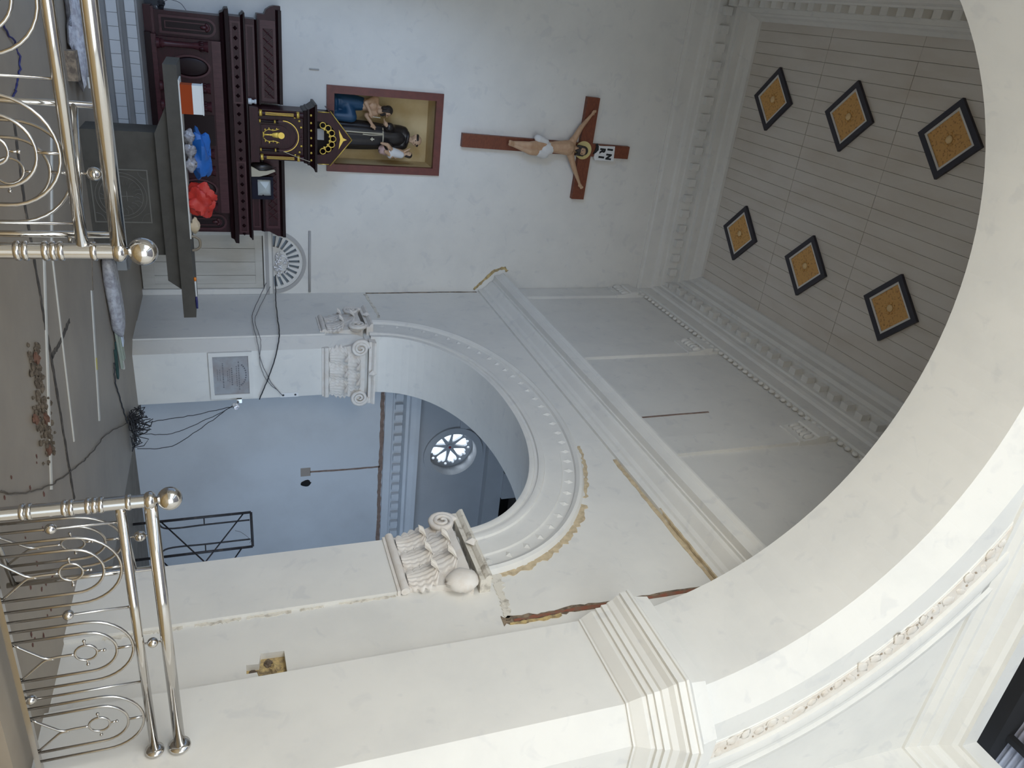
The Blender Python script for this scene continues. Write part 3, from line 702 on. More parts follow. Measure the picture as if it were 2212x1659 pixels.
# ================================================================ GREY STONE ALTAR TABLE
t = thing('altar_table', 'massive grey stone altar table with engraved front', 'altar', (2.46, 10.2, 0), math.radians(-2))
MB().plate([(1.42+.30, .78), (3.50, .78), (3.62, .93), (1.40, .93)], [], XZ, 9.88, 10.62).build('lower_slab', TABLE, t)
MB().box(.96, 9.8, .93, 3.97, 10.70, 1.075).build('top_slab', TABLE, t)
MB().box(1.73, 9.98, 0, 3.20, 10.5, .79).build('pedestal', TABLE, t)
em = MB().plate([(2.16, .04), (2.80, .04), (2.80, .66), (2.16, .66)], [[(2.175, .055), (2.785, .055), (2.785, .645), (2.175, .645)]], XZ, 9.974, 9.99).build('emblem_frame', ENGR, t)
EC = (2.48, .35)
def E2(pts, closed=False, r=.0045): return MB().tube([(EC[0]+a, 9.979, EC[1]+b) for a, b in pts], r, 5, closed=closed)
m = MB()
for r in (.275, .235): m.tube([(EC[0]+r*math.cos(2*PI*i/40), 9.979, EC[1]+r*math.sin(2*PI*i/40)) for i in range(40)], .0045, 5, closed=True)
m.build('emblem_ring', ENGR, em)
m = MB(); m.tube([(EC[0], 9.979, EC[1]-.05), (EC[0], 9.979, EC[1]+.13)], .006, 5); m.tube([(EC[0]-.06, 9.979, EC[1]+.06), (EC[0]+.06, 9.979, EC[1]+.06)], .006, 5); m.build('emblem_cross', ENGR, em)
m = MB(); rnd = random.Random(3)
for k in range(26):
    a = 2*PI*k/26; r1 = .13+.02*(k % 2); r2 = .20+.02*(k % 3)
    m.tube([(EC[0]+r1*math.cos(a), 9.979, EC[1]+r1*math.sin(a)), (EC[0]+(r1+r2)/2*math.cos(a+.08), 9.979, EC[1]+(r1+r2)/2*math.sin(a+.08)), (EC[0]+r2*math.cos(a), 9.979, EC[1]+r2*math.sin(a))], .0035, 4)
m.build('emblem_ray', ENGR, em)
m = MB()
for sx in (-1, 1):
    for sz in (-1, 1): m.tube([(EC[0]+sx*(.295-.09*math.cos(a*.3)*0-.09*math.cos(a)), 9.979, EC[1]+sz*(.29-.09*math.sin(a))) for a in [PI/2*i/8 for i in range(9)]], .0035, 4)
m.build('emblem_corner', ENGR, em)
TT = 1.075
MB().box(1.12, 9.84, TT, 2.95, 10.25, TT+.014).build('x', LATH); o = bpy.data.objects['x']; o.name = 'white_board'; tag(o, 'thin white board lying along the front of the grey altar', 'board')
T2 = TT+.014
c = thing('carton', 'orange and white carton standing on the grey altar', 'box', (1.33, 10.0, T2))
MB().box(1.17, 9.9, T2, 1.49, 10.1, T2+.125).build('orange_base', ORANGE, c); MB().box(1.172, 9.902, T2+.125, 1.488, 10.098, T2+.235).build('white_top', CARTW, c)
MB().box(1.165, 9.895, T2+.228, 1.495, 10.105, T2+.24).build('lid', CARTW, c)
tag(lump((1.99, 10.12, T2+.15), (.31, .15, .115), 11, .35, 26, 14, T2+.02).build('plastic_sheet', BAGB, None, 'auto'), 'crumpled bright blue plastic sheet on the grey altar', 'plastic sheet')
tag(lump((2.52, 10.05, T2+.125), (.215, .13, .15), 23, .42, 34, 18, T2).build('plastic_bag', BAGR, None, 'auto'), 'crumpled red plastic bag on the grey altar', 'bag')
for k, (x, z, r) in enumerate(((1.75, .065, .075), (1.90, .07, .085), (2.06, .065, .08))):
    tag(lump((x, 9.93, T2+z*.8), (r*1.1, .07, r*.75), 34+k*3, .45, 20, 12, T2).build('clear_bag', BAGG, None, True), ('small clear plastic bag at the left under the blue sheet', 'middle clear plastic bag in front of the blue sheet', 'clear plastic bag touching the red bag')[k], 'bag', 'clear plastic bags on the altar')
tag(lump((2.82, 9.97, T2+.045), (.10, .06, .055), 41, .3, 12, 8, T2).build('paper_wad', PAPER, None, 'auto'), 'beige crumpled paper beside the red bag', 'paper')
tag(MB().tube(cat_([(2.92, 9.86, TT+.012), (2.93, 9.86, TT+.06), (2.97, 9.86, TT+.105), (3.05, 9.86, TT+.105), (3.09, 9.86, TT+.06), (3.10, 9.86, TT+.012)], 6), .016, 8).build('door_handle', BRASS, None, True), 'loose aged metal pull handle standing on the grey altar', 'handle')
br = thing('paint_brush', 'brush with orange collar and dark blue handle at the right end of the altar', 'brush', (3.7, 9.85, TT))
MB().lathe([(.0, 0), (.013, .01), (.016, .08), (.012, .17), (0, .175)], (3.70, 9.86, TT+.018), (1, 0, .0), 10).build('handle', TOOLB, br, True)
MB().lathe([(.010, 0), (.012, .03), (.010, .2), (.010, .22)], (3.49, 9.86, TT+.018), (1, 0, 0), 8).build('ferrule', CARTW, br, True)
MB().lathe([(0, 0), (.016, .005), (.018, .03), (.012, .05)], (3.45, 9.86, TT+.018), (1, 0, 0), 10).build('collar', TOOLO, br, True)

# ================================================================ ALTAR STEPS WITH TILED RISERS
steps = ((11.5, 0, .168), (12.05, .168, .335), (12.62, .335, .50))
m = MB()
for y, z0, z1 in steps: m.box(XL+.05, y+.012, 0, 3.9, YB-.01, z1)
for y, z0, z1 in steps: m.box(XL+.05, y-.01, z1-.022, 3.9, y+.05, z1+.002)
stp = tag(m.build('altar_steps', STEPM), 'three grey steps with white tiled risers below the dark wooden altar', 'steps')
m = MB(); m.box(-.080, 0, 0, .080, .016, .125); src = None
for y, z0, z1 in steps:
    k = 0; x = .02
    while x < 3.85:
        if src is None: src = m.build('tile', TILE, stp, local=True); o = src
        else: o = src.copy(); col.objects.link(o); o.parent = stp
        o.location = (x, y+random.uniform(-.003, 0), z0+.012); x += .166

# ================================================================ HIGH ALTAR (dark wood)
h = thing('high_altar', 'dark mahogany high altar with carved panels and stepped shelves', 'altar', (2.25, 13.7, .502))
B0 = .502
def hb(name, x0, y0, z0, x1, y1, z1, mt=MAH, par=None): return MB().box(x0, y0, z0, x1, y1, z1).build(name, mt, par or h)
hb('plinth', .52, 13.50, B0, 4.0, YB-.01, B0+.10); hb('plinth_front', .88, 13.34, B0, 3.62, 13.50, B0+.085, MAHD)
hb('plinth_moulding', .54, 13.53, B0+.10, 3.98, YB-.01, B0+.135, MAHL); hb('plinth_moulding', .90, 13.37, B0+.085, 3.60, 13.55, B0+.15, MAHL)
hb('body', .58, 13.58, B0+.13, 3.94, YB-.01, 1.56)
hb('center_body', .93, 13.44, B0+.15, 3.57, 13.60, 1.56)
def archpanel(x0, x1, z0, z1, y, par, rot=0):
    cx = (x0+x1)/2; r = (x1-x0)/2
    def loop(d): return [(x0+d, z0+d), (x1-d, z0+d)]+[(cx+(r-d)*math.cos(PI*i/14), z1-r+(r-d)*math.sin(PI*i/14)) for i in range(15)]
    p = MB().plate(loop(0), [loop(.035)], XZ, y-.022, y+.01).build('arched_panel', MAHL, par)
    MB().plate(loop(.035), [], XZ, y-.004, y+.01).build('panel_field', MAHD, p)
    MB().plate(loop(.075), [loop(.09)], XZ, y-.012, y+.01).build('panel_bead', MAHL, p)
    m = MB()
    for k in range(7):
        a = PI*(.1+.8*k/6); m.sph((cx+.55*(r-.06)*math.cos(a), y-.012, z1-r-.02+.55*(r-.06)*math.sin(a)), (.028, .012, .022), 8, 5)
    m.sph((cx, y-.014, z1-r-.05), (.03, .014, .05), 8, 6); m.build('panel_carving', MAHL, p, True)
archpanel(.635, .895, .70, 1.50, 13.58, h); archpanel(3.63, 3.90, .70, 1.50, 13.58, h)
def colonnette(x):
    c = MB().lathe([(.075, 0), (.075, .04), (.06, .05), (.068, .075), (.05, .10), (.042, .13), (.040, .50), (.046, .53), (.05, .56), (.062, .66), (.075, .70), (.078, .72)], (x, 13.40, B0+.15), n=16).build('colonnette', MAHL, h, 'auto')
    m = MB()
    for k in range(6):
        a = 2*PI*k/6; m.sph((x+.055*math.cos(a), 13.40+.055*math.sin(a), B0+.15+.63), (.022, .022, .045), 8, 6)
    m.build('colonnette_leaf', MAH, c, True)
for x in (1.02, 1.62, 2.25-.36, 2.25+.36, 2.88, 3.48): colonnette(x)
for x0, x1 in ((1.12, 1.52), (2.98, 3.38)):
    cx, cz = (x0+x1)/2, 1.10
    elp = lambda d: [(cx+(.17-d)*math.cos(2*PI*i/28), cz+(.29-d)*math.sin(2*PI*i/28)) for i in range(28)]
    p = MB().plate(elp(0), [elp(.03)], XZ, 13.40, 13.45).build('oval_panel', MAHL, h); MB().sph((cx, 13.43, cz), (.14, .025, .26), 18, 10).build('oval_boss', MAHD, p, True)
hb('center_panel', 2.02, 13.42, .72, 2.48, 13.45, 1.40, MAHD)
hb('frieze', .93, 13.42, 1.42, 3.57, 13.46, 1.55, MAHL)
# table edge and the two shelves (gradines)
P1 = [(0, 1.55), (.05, 1.555), (.07, 1.60), (.12, 1.625), (.125, 1.68), (0, 1.69)]
def crown(name, x0, x1, yf, prof, mt=MAH):
    return MB().sweep([(x0, YB-.02), (x0, yf), (x1, yf), (x1, YB-.02)], prof, -1).build(name, mt, h)
hb('mensa_core', .58, 13.46, 1.55, 3.94, YB-.01, 1.69); crown('mensa_moulding', .58, 3.94, 13.46, P1, MAHD)
hb('shelf_face', .56, 13.50, 1.68, 3.96, YB-.01, 1.86)
pf = MB().plate([(.62, 1.70), (1.82, 1.70), (1.82, 1.845), (.62, 1.845)], [[(.65, 1.725), (1.79, 1.725), (1.79, 1.82), (.65, 1.82)]], XZ, 13.488, 13.51).build('shelf_rail', MAHL, h)
pf2 = MB().plate([(2.72, 1.70), (3.92, 1.70), (3.92, 1.845), (2.72, 1.845)], [[(2.75, 1.725), (3.89, 1.725), (3.89, 1.82), (2.75, 1.82)]], XZ, 13.488, 13.51).build('shelf_rail', MAHL, h)
m = MB(); m.add([(-.035, 0, 0), (0, 0, -.035), (.035, 0, 0), (0, 0, .035), (0, -.02, 0)], [(0, 1, 4), (1, 2, 4), (2, 3, 4), (3, 0, 4)]); src = None
for k in range(24):
    x = .72+k*.14
    if src is None: src = m.build('stud', MAHD, h, local=True); o = src
    else: o = src.copy(); col.objects.link(o); o.parent = h
    o.location = Vector((x, 13.497, 1.772))-h.location
crown('shelf_moulding', .56, 3.96, 13.50, [(0, 1.85), (.03, 1.855), (.05, 1.885), (.07, 1.89), (.07, 1.915), (0, 1.92)], MAHD)
for xa, xb in ((.58, 1.83), (2.71, 3.94)): hb('upper_shelf_face', xa, 13.70, 1.90, xb, YB-.01, 2.07)
for x0, x1 in ((.66, 1.78), (2.76, 3.88)):
    MB().plate([(x0, 1.925), (x1, 1.925), (x1, 2.05), (x0, 2.05)], [[(x0+.03, 1.95), (x1-.03, 1.95), (x1-.03, 2.03), (x0+.03, 2.03)]], XZ, 13.688, 13.71).build('upper_shelf_rail', MAHL, h)
for xa, xb in ((.58, 1.83), (2.71, 3.94)): MB().sweep([(xa, 13.70), (xb, 13.70)], [(0, 2.06), (.03, 2.065), (.05, 2.09), (.06, 2.095), (.06, 2.12), (-.03, 2.125), (-.03, 2.06)], -1).build('upper_shelf_moulding', MAHD, h)
for xa, xb in ((.50, 1.83), (2.71, 4.0)): hb('crest', xa, 13.86, 2.11, xb, YB-.01, 2.40)
for x0, x1 in ((.58, 1.80), (2.74, 3.94)):
    pn = MB().plate([(x0, 2.15), (x1, 2.15), (x1, 2.385), (x0, 2.385)], [[(x0+.12, 2.19), (x1-.05, 2.19), (x1-.05, 2.345), (x0+.12, 2.345)]], XZ, 13.845, 13.87).build('crest_panel', MAHL, h)
    m = MB(); x = x0+.13
    while x+.13 < x1-.04:
        m.tube([(x, 13.855, 2.195), (x+.13, 13.855, 2.34)], .009, 5); m.tube([(x+.13, 13.855, 2.195), (x, 13.855, 2.34)], .009, 5); m.sph((x+.065, 13.85, 2.268), .018, 8, 5); x += .13
    m.build('lattice_carving', MAHL, pn)
for xa, xb in ((.42, 1.83), (2.71, 4.08)): MB().sweep([(xa, 13.86), (xb, 13.86)], [(-.2, 2.39), (0, 2.39), (.03, 2.395), (.045, 2.42), (.09, 2.425), (.09, 2.475), (-.2, 2.48)], -1).build('crest_lip', MAHD, h)
# rounded scroll at the left end of the crest
MB().plate([(.36, 2.47), (.36, 2.38), (.38, 2.32), (.43, 2.25), (.50, 2.22), (.50, 2.47)], [], XZ, 13.86, 14.2).build('crest_scroll', MAH, h)
MB().plate([(4.0, 2.47), (4.0, 2.2), (4.08, 2.34), (4.10, 2.47)], [], XZ, 13.86, 14.2).build('crest_scroll', MAH, h)

# ================================================================ TABERNACLE
tb = thing('tabernacle', 'carved mahogany tabernacle with gilt columns and pointed gable', 'tabernacle', (2.27, 13.6, 1.93))
def tbx(name, x0, y0, z0, x1, y1, z1, mt=MAH, par=None): return MB().box(x0, y0, z0, x1, y1, z1).build(name, mt, par or tb)
TX = 2.27; TY = 13.36
tbx('base', TX-.43, TY+.02, 1.925, TX+.43, 14.0, 2.06)
tbx('case', TX-.40, TY+.09, 2.06, TX+.40, 14.0, 2.78)
def archloop(hw, z0, zs, n=16): return [(TX-hw, z0), (TX+hw, z0)]+[(TX+hw*math.cos(PI*i/n), zs+hw*math.sin(PI*i/n)) for i in range(n+1)]
dr = MB().plate(archloop(.245, 2.06, 2.44), [archloop(.215, 2.06+.001, 2.44)], XZ, TY+.045, TY+.10).build('door_surround', MAHL, tb)
MB().plate([(TX+.25*math.cos(PI*i/20), 2.44+.25*math.sin(PI*i/20)) for i in range(21)]+[(TX-.238*math.cos(PI*i/20), 2.44+.238*math.sin(PI*i/20)) for i in range(21)], [], XZ, TY+.035, TY+.06).build('gilt_arch_line', GILT, dr)
d2 = MB().plate(archloop(.165, 2.10, 2.38), [], XZ, TY+.06, TY+.10).build('door', MAH, tb)
m = MB(); m.lathe([(.045, 0), (.048, .012), (.012, .03), (.010, .11), (.018, .12), (.012, .135), (.035, .16), (.045, .22), (.047, .26)], (TX-.01, TY+.055, 2.12), n=14)
for p in m.v[:]: pass
m.v = [(x, TY+.055+(y-TY-.055)*.35, z) for x, y, z in m.v]; ch = m.build('gilt_chalice', GILT, d2, True)
MB().lathe([(0, 0), (.052, 0), (.052, .012), (0, .012)], (TX-.01, TY+.035, 2.41), (0, 1, 0), 20).build('host', GILT, ch)
m = MB()
for sx in (-1, 1):
    m.tube(cat_([(TX+sx*.04, TY+.05, 2.13), (TX+sx*.09, TY+.05, 2.20), (TX+sx*.085, TY+.05, 2.30), (TX+sx*.11, TY+.05, 2.38)], 5), .007, 6)
    for k in range(4): m.sph((TX+sx*(.09+.02*(k % 2)), TY+.048, 2.16+k*.06), (.020, .008, .014), 8, 5)
m.build('gilt_vine', GILT, d2, True)
for sx in (-1, 1):
    x = TX+sx*.345
    c = MB().lathe([(.05, 0), (.05, .05), (.038, .06), (.036, .10), (.036, .56), (.042, .58), (.045, .60), (.05, .68), (.05, .70)], (x, TY+.05, 2.06), n=16).build('column', MAH, tb, 'auto')
    for a in (-.5, 0, .5): MB().tube([(x+.036*math.sin(a), TY+.05-.036*math.cos(a), 2.17), (x+.036*math.sin(a), TY+.05-.036*math.cos(a), 2.61)], .0045, 5).build('gilt_flute', GILT, c)
    for z in (2.075, 2.655): MB().lathe([(.052, 0), (.054, .015), (.052, .045)], (x, TY+.05, z), n=16).build('gilt_band', GILT, c, True)
    x = TX+sx*.225
    c = MB().lathe([(.026, 0), (.02, .03), (.02, .25), (.03, .28), (.03, .30)], (x, TY+.03, 2.07), n=12).build('small_column', MAHD, tb, 'auto')
    for z in (2.07, 2.30): MB().lathe([(.028, 0), (.028, .025)], (x, TY+.03, z), n=12).build('gilt_band', GILT, c, True)
    for (dx, z) in ((.25, 2.70), (.15, 2.73), (.30, 2.63)): MB().sph((TX+sx*dx, TY+.08, z), (.020, .012, .022), 8, 5).build('gilt_boss', GILT, tb, True)
m = MB(); m.tube([(TX-.05, TY+.08, 2.70), (TX-.05, TY+.08, 2.76)], .006, 5); m.tube([(TX-.02, TY+.08, 2.70), (TX-.02, TY+.08, 2.76)], .006, 5); m.tube([(TX-.02, TY+.08, 2.73), (TX+.02, TY+.08, 2.73)], .006, 5); m.tube([(TX+.02, TY+.08, 2.70), (TX+.02, TY+.08, 2.76)], .006, 5); m.tube(cat_([(TX+.07, TY+.08, 2.755), (TX+.05, TY+.08, 2.745), (TX+.07, TY+.08, 2.725), (TX+.05, TY+.08, 2.70)], 4), .006, 5)
m.build('monogram', MAHL, tb)
MB().sweep([(TX-.40, 14.0), (TX-.40, TY+.09), (TX+.40, TY+.09), (TX+.40, 14.0)], [(0, 2.76), (.02, 2.77), (.03, 2.82), (.05, 2.83), (.05, 2.86), (.10, 2.93), (.14, 2.94), (.14, 2.975), (0, 2.98)], -1).build('cornice', MAHD, tb)
for k in range(7): MB().sph((TX-.36+k*.12, TY+.02, 2.885), (.022, .016, .02), 8, 5).build('gilt_stud', GILT, tb, True)
# gabled upper stage with cusped opening
gable = [(TX-.42, 2.975), (TX+.42, 2.975), (TX+.42, 3.18), (TX+.44, 3.20), (TX, 3.56), (TX-.44, 3.20), (TX-.42, 3.18)]
ol = [(TX-.27, 2.976), (TX+.27, 2.976)]+[(TX+.27*math.cos(PI*i/24), 3.03+.27*math.sin(PI*i/24)) for i in range(25)]
MB().plate([gable[0], (TX-.27, 2.975)]+[(TX-.27*math.cos(PI*i/24), 3.03+.27*math.sin(PI*i/24)) for i in range(25)]+[(TX+.27, 2.975)]+gable[1:], [], XZ, TY+.05, TY+.12).build('gable_front', MAH, tb)
cus = []
for k in range(7):
    a = PI*(.5+k)/7; cx = TX+.215*math.cos(a); cz = 3.03+.215*math.sin(a)
    cus.append((cx, cz))
m = MB()
for (cx, cz) in cus: m.tube([(cx+.047*math.cos(2*PI*i/16), TY+.06, cz+.047*math.sin(2*PI*i/16)) for i in range(16)], .010, 6, closed=True)
m.build('gilt_cusp', GILT, tb, True)
for k in range(6):
    a = PI*(k+1)/7; MB().sph((TX+.165*math.cos(a), TY+.055, 3.03+.165*math.sin(a)), (.024, .012, .024), 8, 6).build('gilt_finial', GILT, tb, True)
tbx('chamber_back', TX-.40, 13.80, 2.975, TX+.40, 13.85, 3.30, MAHD)
MB().plate([(TX-.40, 2.98), (TX-.36, 2.98), (TX-.36, 3.2), (TX-.40, 3.2)], [], XZ, TY+.10, 13.85).build('chamber_side', MAH, tb); MB().plate([(TX+.36, 2.98), (TX+.40, 2.98), (TX+.40, 3.2), (TX+.36, 3.2)], [], XZ, TY+.10, 13.85).build('chamber_side', MAH, tb)
for sx in (-1, 1):
    MB().add([(TX+sx*.45, TY+.10, 3.19), (TX, TY+.10, 3.565), (TX, 13.95, 3.565), (TX+sx*.45, 13.95, 3.19), (TX+sx*.45, TY+.10, 3.16), (TX, TY+.10, 3.53), (TX, 13.95, 3.53), (TX+sx*.45, 13.95, 3.16)], [(0, 1, 2, 3), (4, 5, 6, 7), (0, 1, 5, 4), (2, 3, 7, 6), (0, 3, 7, 4)]).build('gable_roof', MAHL, tb)
    MB().tube([(TX+sx*.44, TY+.045, 3.195), (TX, TY+.045, 3.555)], .009, 6).build('gilt_gable_line', GILT, tb, True)
    MB().tube([(TX+sx*.42, TY+.045, 3.0), (TX+sx*.42, TY+.045, 3.18)], .008, 6).build('gilt_edge', GILT, tb, True)
MB().plate([(TX-.16, 3.335), (TX-.05, 3.35), (TX, 3.36), (TX+.05, 3.35), (TX+.16, 3.335), (TX+.07, 3.385), (TX+.025, 3.41), (TX, 3.47), (TX-.025, 3.41), (TX-.07, 3.385)], [], XZ, TY+.035, TY+.06).build('gilt_gable_relief', GILT, tb)
tbx('tabernacle_cross_block', TX-.12, 13.62, 2.98, TX+.06, 13.72, 3.12, GREYC)
tag(MB().tube(cat_([(TX+.24, TY+.03, 2.44), (TX+.30, TY-.02, 2.62), (TX+.37, TY-.06, 2.86)], 6), .004, 5).build('string', ROPE), 'thin pale string hanging across the tabernacle front', 'string')
# small things on the high altar
tag(MB().lathe([(.0, 0), (.05, 0), (.052, .05), (.030, .06), (.026, .085), (.038, .10), (.04, .125), (.0, .125)], (1.785, 13.585, 1.922), n=16).build('candle_holder', CANDLE, None, 'auto'), 'small white candle holder left of the tabernacle', 'candle holder')
bx_ = thing('framed_lamp', 'dark blue square frame with a white pyramid front on the high altar', 'lamp', (3.16, 13.74, 2.125))
MB().plate([(2.98, 1.925), (3.36, 1.925), (3.36, 2.27), (2.98, 2.27)], [[(3.03, 2.02), (3.31, 2.02), (3.31, 2.235), (3.03, 2.235)]], XZ, 13.58, 13.66).build('frame', mat('navy_box', (.004, .004, .016), .5, spec=.2), bx_)
MB().add([(3.03, 13.65, 2.02), (3.31, 13.65, 2.02), (3.31, 13.65, 2.235), (3.03, 13.65, 2.235), (3.175, 13.555, 2.145)], [(0, 1, 4), (1, 2, 4), (2, 3, 4), (3, 0, 4)]).build('pyramid', mat('pale_panel', (.62, .66, .64), .35), bx_)
dk = thing('wrapped_figure', 'black wrapped bundle with a parchment edge beside the tabernacle', 'bundle', (2.83, 13.6, 1.92))
lump((2.83, 13.60, 2.09), (.09, .07, .17), 55, .15, 16, 10, 1.922).build('black_wrap', HABIT, dk, True)
MB().plate([(2.80, 1.925), (2.97, 1.925), (2.965, 2.05), (2.93, 2.18), (2.87, 2.31), (2.84, 2.29), (2.87, 2.16), (2.87, 2.05)], [], XZ, 13.52, 13.55).build('parchment_edge', PARCH, dk)

# ================================================================ NICHE
n_ = thing('wall_niche', 'reddish brown framed wall niche with a tan interior', 'niche', (2.245, YB, 3.24))
for nm, x0, z0, x1, z1 in (('a', 1.51, 3.24, 1.64, 5.33), ('b', 2.85, 3.24, 2.98, 5.33), ('c', 1.64, 3.24, 2.85, 3.37), ('d', 1.64, 5.20, 2.85, 5.33)):
    MB().box(x0, YB-.05, z0, x1, YB+.05, z1).build('frame_board', NFR, n_)
m = MB(); m.box(1.60, YB+.62, 3.3, 2.9, YB+.66, 5.3); m.build('back_panel', NBACK, n_)
for b in ((1.58, 3.3, 1.63, 5.25), (2.86, 3.3, 2.91, 5.25)): MB().box(b[0], YB+.05, b[1], b[2], YB+.62, b[3]).build('side_panel', NBACK, n_)
MB().box(1.58, YB+.05, 5.21, 2.91, YB+.62, 5.26).build('top_panel', NBACK, n_); MB().box(1.58, YB+.05, 3.31, 2.91, YB+.62, 3.36).build('bottom_panel', NBACK, n_)

# ================================================================ FIGURES
def grow(mb, name, mt, par, vox=.012, smooth=6):
    o = mb.build(name, mt, par, True, fix=False)
    r = o.modifiers.new('r', 'REMESH'); r.mode = 'VOXEL'; r.voxel_size = vox; r.use_smooth_shade = True
    s = o.modifiers.new('s', 'SMOOTH'); s.iterations = smooth; s.factor = .5
    return o
def hand(mb, wrist, dirv, palmn, L=.17, spread=.22, curl=.25):
    """palm and five fingers of unequal length"""
    d = Vector(dirv).normalized(); nn = Vector(palmn).normalized(); s = d.cross(nn).normalized(); w0 = Vector(wrist)
    mb.cap(w0, w0+d*L*.42, L*.17, L*.24); mb.cap(w0+d*L*.3+s*L*.1, w0+d*L*.46+s*L*.17, L*.14, L*.12); mb.cap(w0+d*L*.3-s*L*.1, w0+d*L*.46-s*L*.17, L*.14, L*.12)
    for k, ln in enumerate((.42, .50, .47, .36)):
        b = w0+d*L*.48+s*L*(.20-.135*k); dd = (d+s*(spread*(1.5-k)*.4)).normalized(); mid = b+dd*L*ln*.5+nn*L*curl*.10
        mb.cap(b, mid, L*.062, L*.058, 8); mb.cap(mid, mid+dd*L*ln*.5+nn*L*curl*.35, L*.058, L*.045, 8)
    b = w0+d*L*.16+s*L*.18; t1 = b+(d*.6+s*.8).normalized()*L*.22
    mb.cap(b, t1, L*.08, L*.066, 8); mb.cap(t1, t1+(d*.9+s*.35).normalized()*L*.18, L*.066, L*.05, 8)
def head(root, c, r, face, mt, hair=None, beard=None, tonsure=False, tilt=0):
    """head with eye sockets, nose, mouth, ears; face = horizontal facing direction"""
    f = Vector(face).normalized(); upv = Vector((0, 0, 1)); upv = (upv-f*upv.dot(f)).normalized(); s = f.cross(upv); c = Vector(c)
    def Q(a, b, d): return c+f*a*r+s*b*r+upv*d*r
    mb = MB(); mb.sph(c+upv*.2*r, (r*.98, r*.98, r*1.02), 14, 10); mb.cap(Q(.12, 0, -.1), Q(.18, 0, -.75), r*.78, r*.42)
    mb.cap(Q(.86, 0, .22), Q(1.10, 0, -.18), r*.10, r*.17); mb.cap(Q(.84, -.35, .30), Q(.84, .35, .30), r*.16, r*.16)
    mb.cap(Q(.80, -.22, -.52), Q(.80, .22, -.52), r*.12, r*.12); mb.sph(Q(.62, 0, -.86), r*.26, 8, 6)
    for sg in (-1, 1): mb.sph(Q(-.02, sg*1.0, .0), (r*.14, r*.14, r*.26), 8, 6); mb.sph(Q(.62, sg*.42, -.18), r*.30, 8, 6)
    mb.cap(Q(-.1, 0, -.6), Q(-.15, 0, -1.5), r*.52, r*.6)
    h_ = grow(mb, 'head', mt, root, r*.11, 3)
    m = MB()
    for sg in (-1, 1): m.sph(Q(.90, sg*.36, .08), r*.10, 8, 6)
    m.build('eye', HAIR, h_, True)
    if hair:
        m = MB()
        if tonsure:
            for k in range(15):
                a = PI*(.18+1.64*k/14); m.sph(c+upv*.42*r+(f*math.cos(a)+s*math.sin(a))*r*.90, r*.27, 8, 6)
        else:
            m.sph(c+upv*.38*r-f*.16*r, (r*1.06, r*1.06, r*1.0), 14, 9); m.sph(Q(-.45, 0, -.35), (r*.75, r*.9, r*.85), 12, 8)
            for sg in (-1, 1): m.cap(Q(.15, sg*.88, .35), Q(.05, sg*.88, -.9), r*.28, r*.30)
        grow(m, 'hair', hair, h_, r*.13, 3)
    if beard:
        m = MB(); m.cap(Q(.55, -.5, -.45), Q(.62, 0, -1.0), r*.25, r*.33); m.cap(Q(.55, .5, -.45), Q(.62, 0, -1.0), r*.25, r*.33); m.sph(Q(.60, 0, -1.25), r*.26, 8, 6)
        m.cap(Q(.92, -.25, -.36), Q(.92, .25, -.36), r*.09, r*.09)
        grow(m, 'beard', beard, h_, r*.11, 2)
    return h_
NYF = YB+.30
# --- friar in a black habit with a child on his arm
S = thing('friar_statue', 'painted statue of a friar in black habit holding a child in the niche', 'statue', (2.36, NYF, 3.36))
P = []
for i in range(22):
    t = i/21; z = 3.36+1.36*t
    rx = .255-.085*t+.03*math.sin(PI*t)-.02*max(0, t-.8)*5*.5; ry = .19-.05*t
    if t > .9: rx *= 1-(t-.9)*4; ry *= 1-(t-.9)*3
    row = []
    for j in range(44):
        a = 2*PI*j/44; k = 1+(.07*(1-t)**.6)*math.sin(a*11+1.5*math.sin(3*a))
        row.append((2.36+.02*t+rx*k*math.cos(a), NYF+ry*k*math.sin(a), z))
    P.append(row)
m = MB(); m.grid(P, closev=True); m.f.append(tuple(range(43, -1, -1))); m.f.append(tuple(21*44+j for j in range(44)))
hab = m.build('habit', HABIT, S, True)
m = MB(); m.cap((2.23, NYF-.02, 4.62), (2.20, NYF-.12, 4.44), .085, .08); m.cap((2.20, NYF-.12, 4.44), (2.16, NYF-.24, 4.37), .078, .085); m.cap((2.54, NYF-.02, 4.62), (2.60, NYF-.10, 4.38), .085, .085); m.cap((2.60, NYF-.10, 4.38), (2.50, NYF-.24, 4.36), .085, .09)
m.cap((2.26, NYF, 4.68), (2.50, NYF, 4.68), .10, .10); m.sph((2.38, NYF, 4.74), (.15, .12, .06), 14, 8)
grow(m, 'sleeves', HABIT, S, .018, 5)
MB().tube([(2.385+.125*math.cos(2*PI*i/24), NYF-.01+.10*math.sin(2*PI*i/24), 4.745+.015*math.sin(4*PI*i/24)) for i in range(24)], .032, 8, closed=True).build('hood', HABIT, S, True)
m = MB(); hand(m, (2.15, NYF-.27, 4.33), (-.55, -.25, -.45), (-.3, -.3, .8), .17); grow(m, 'hand', SKINL, S, .009, 2)
m = MB(); hand(m, (2.48, NYF-.27, 4.36), (.3, -.5, .1), (0, 0, 1), .15); grow(m, 'hand', SKINL, S, .009, 2)
m = MB(); m.tube([(2.375+.205*math.cos(2*PI*i/30), NYF+.155*math.sin(2*PI*i/30), 4.28) for i in range(30)], .013, 6, closed=True)
m.tube(cat_([(2.30, NYF-.15, 4.28), (2.295, NYF-.18, 4.1), (2.29, NYF-.20, 3.85), (2.28, NYF-.21, 3.5)], 6), .012, 6); m.tube(cat_([(2.32, NYF-.15, 4.28), (2.33, NYF-.18, 4.05), (2.32, NYF-.20, 3.9)], 6), .010, 6)
m.build('rope_belt', ROPE, S, True)
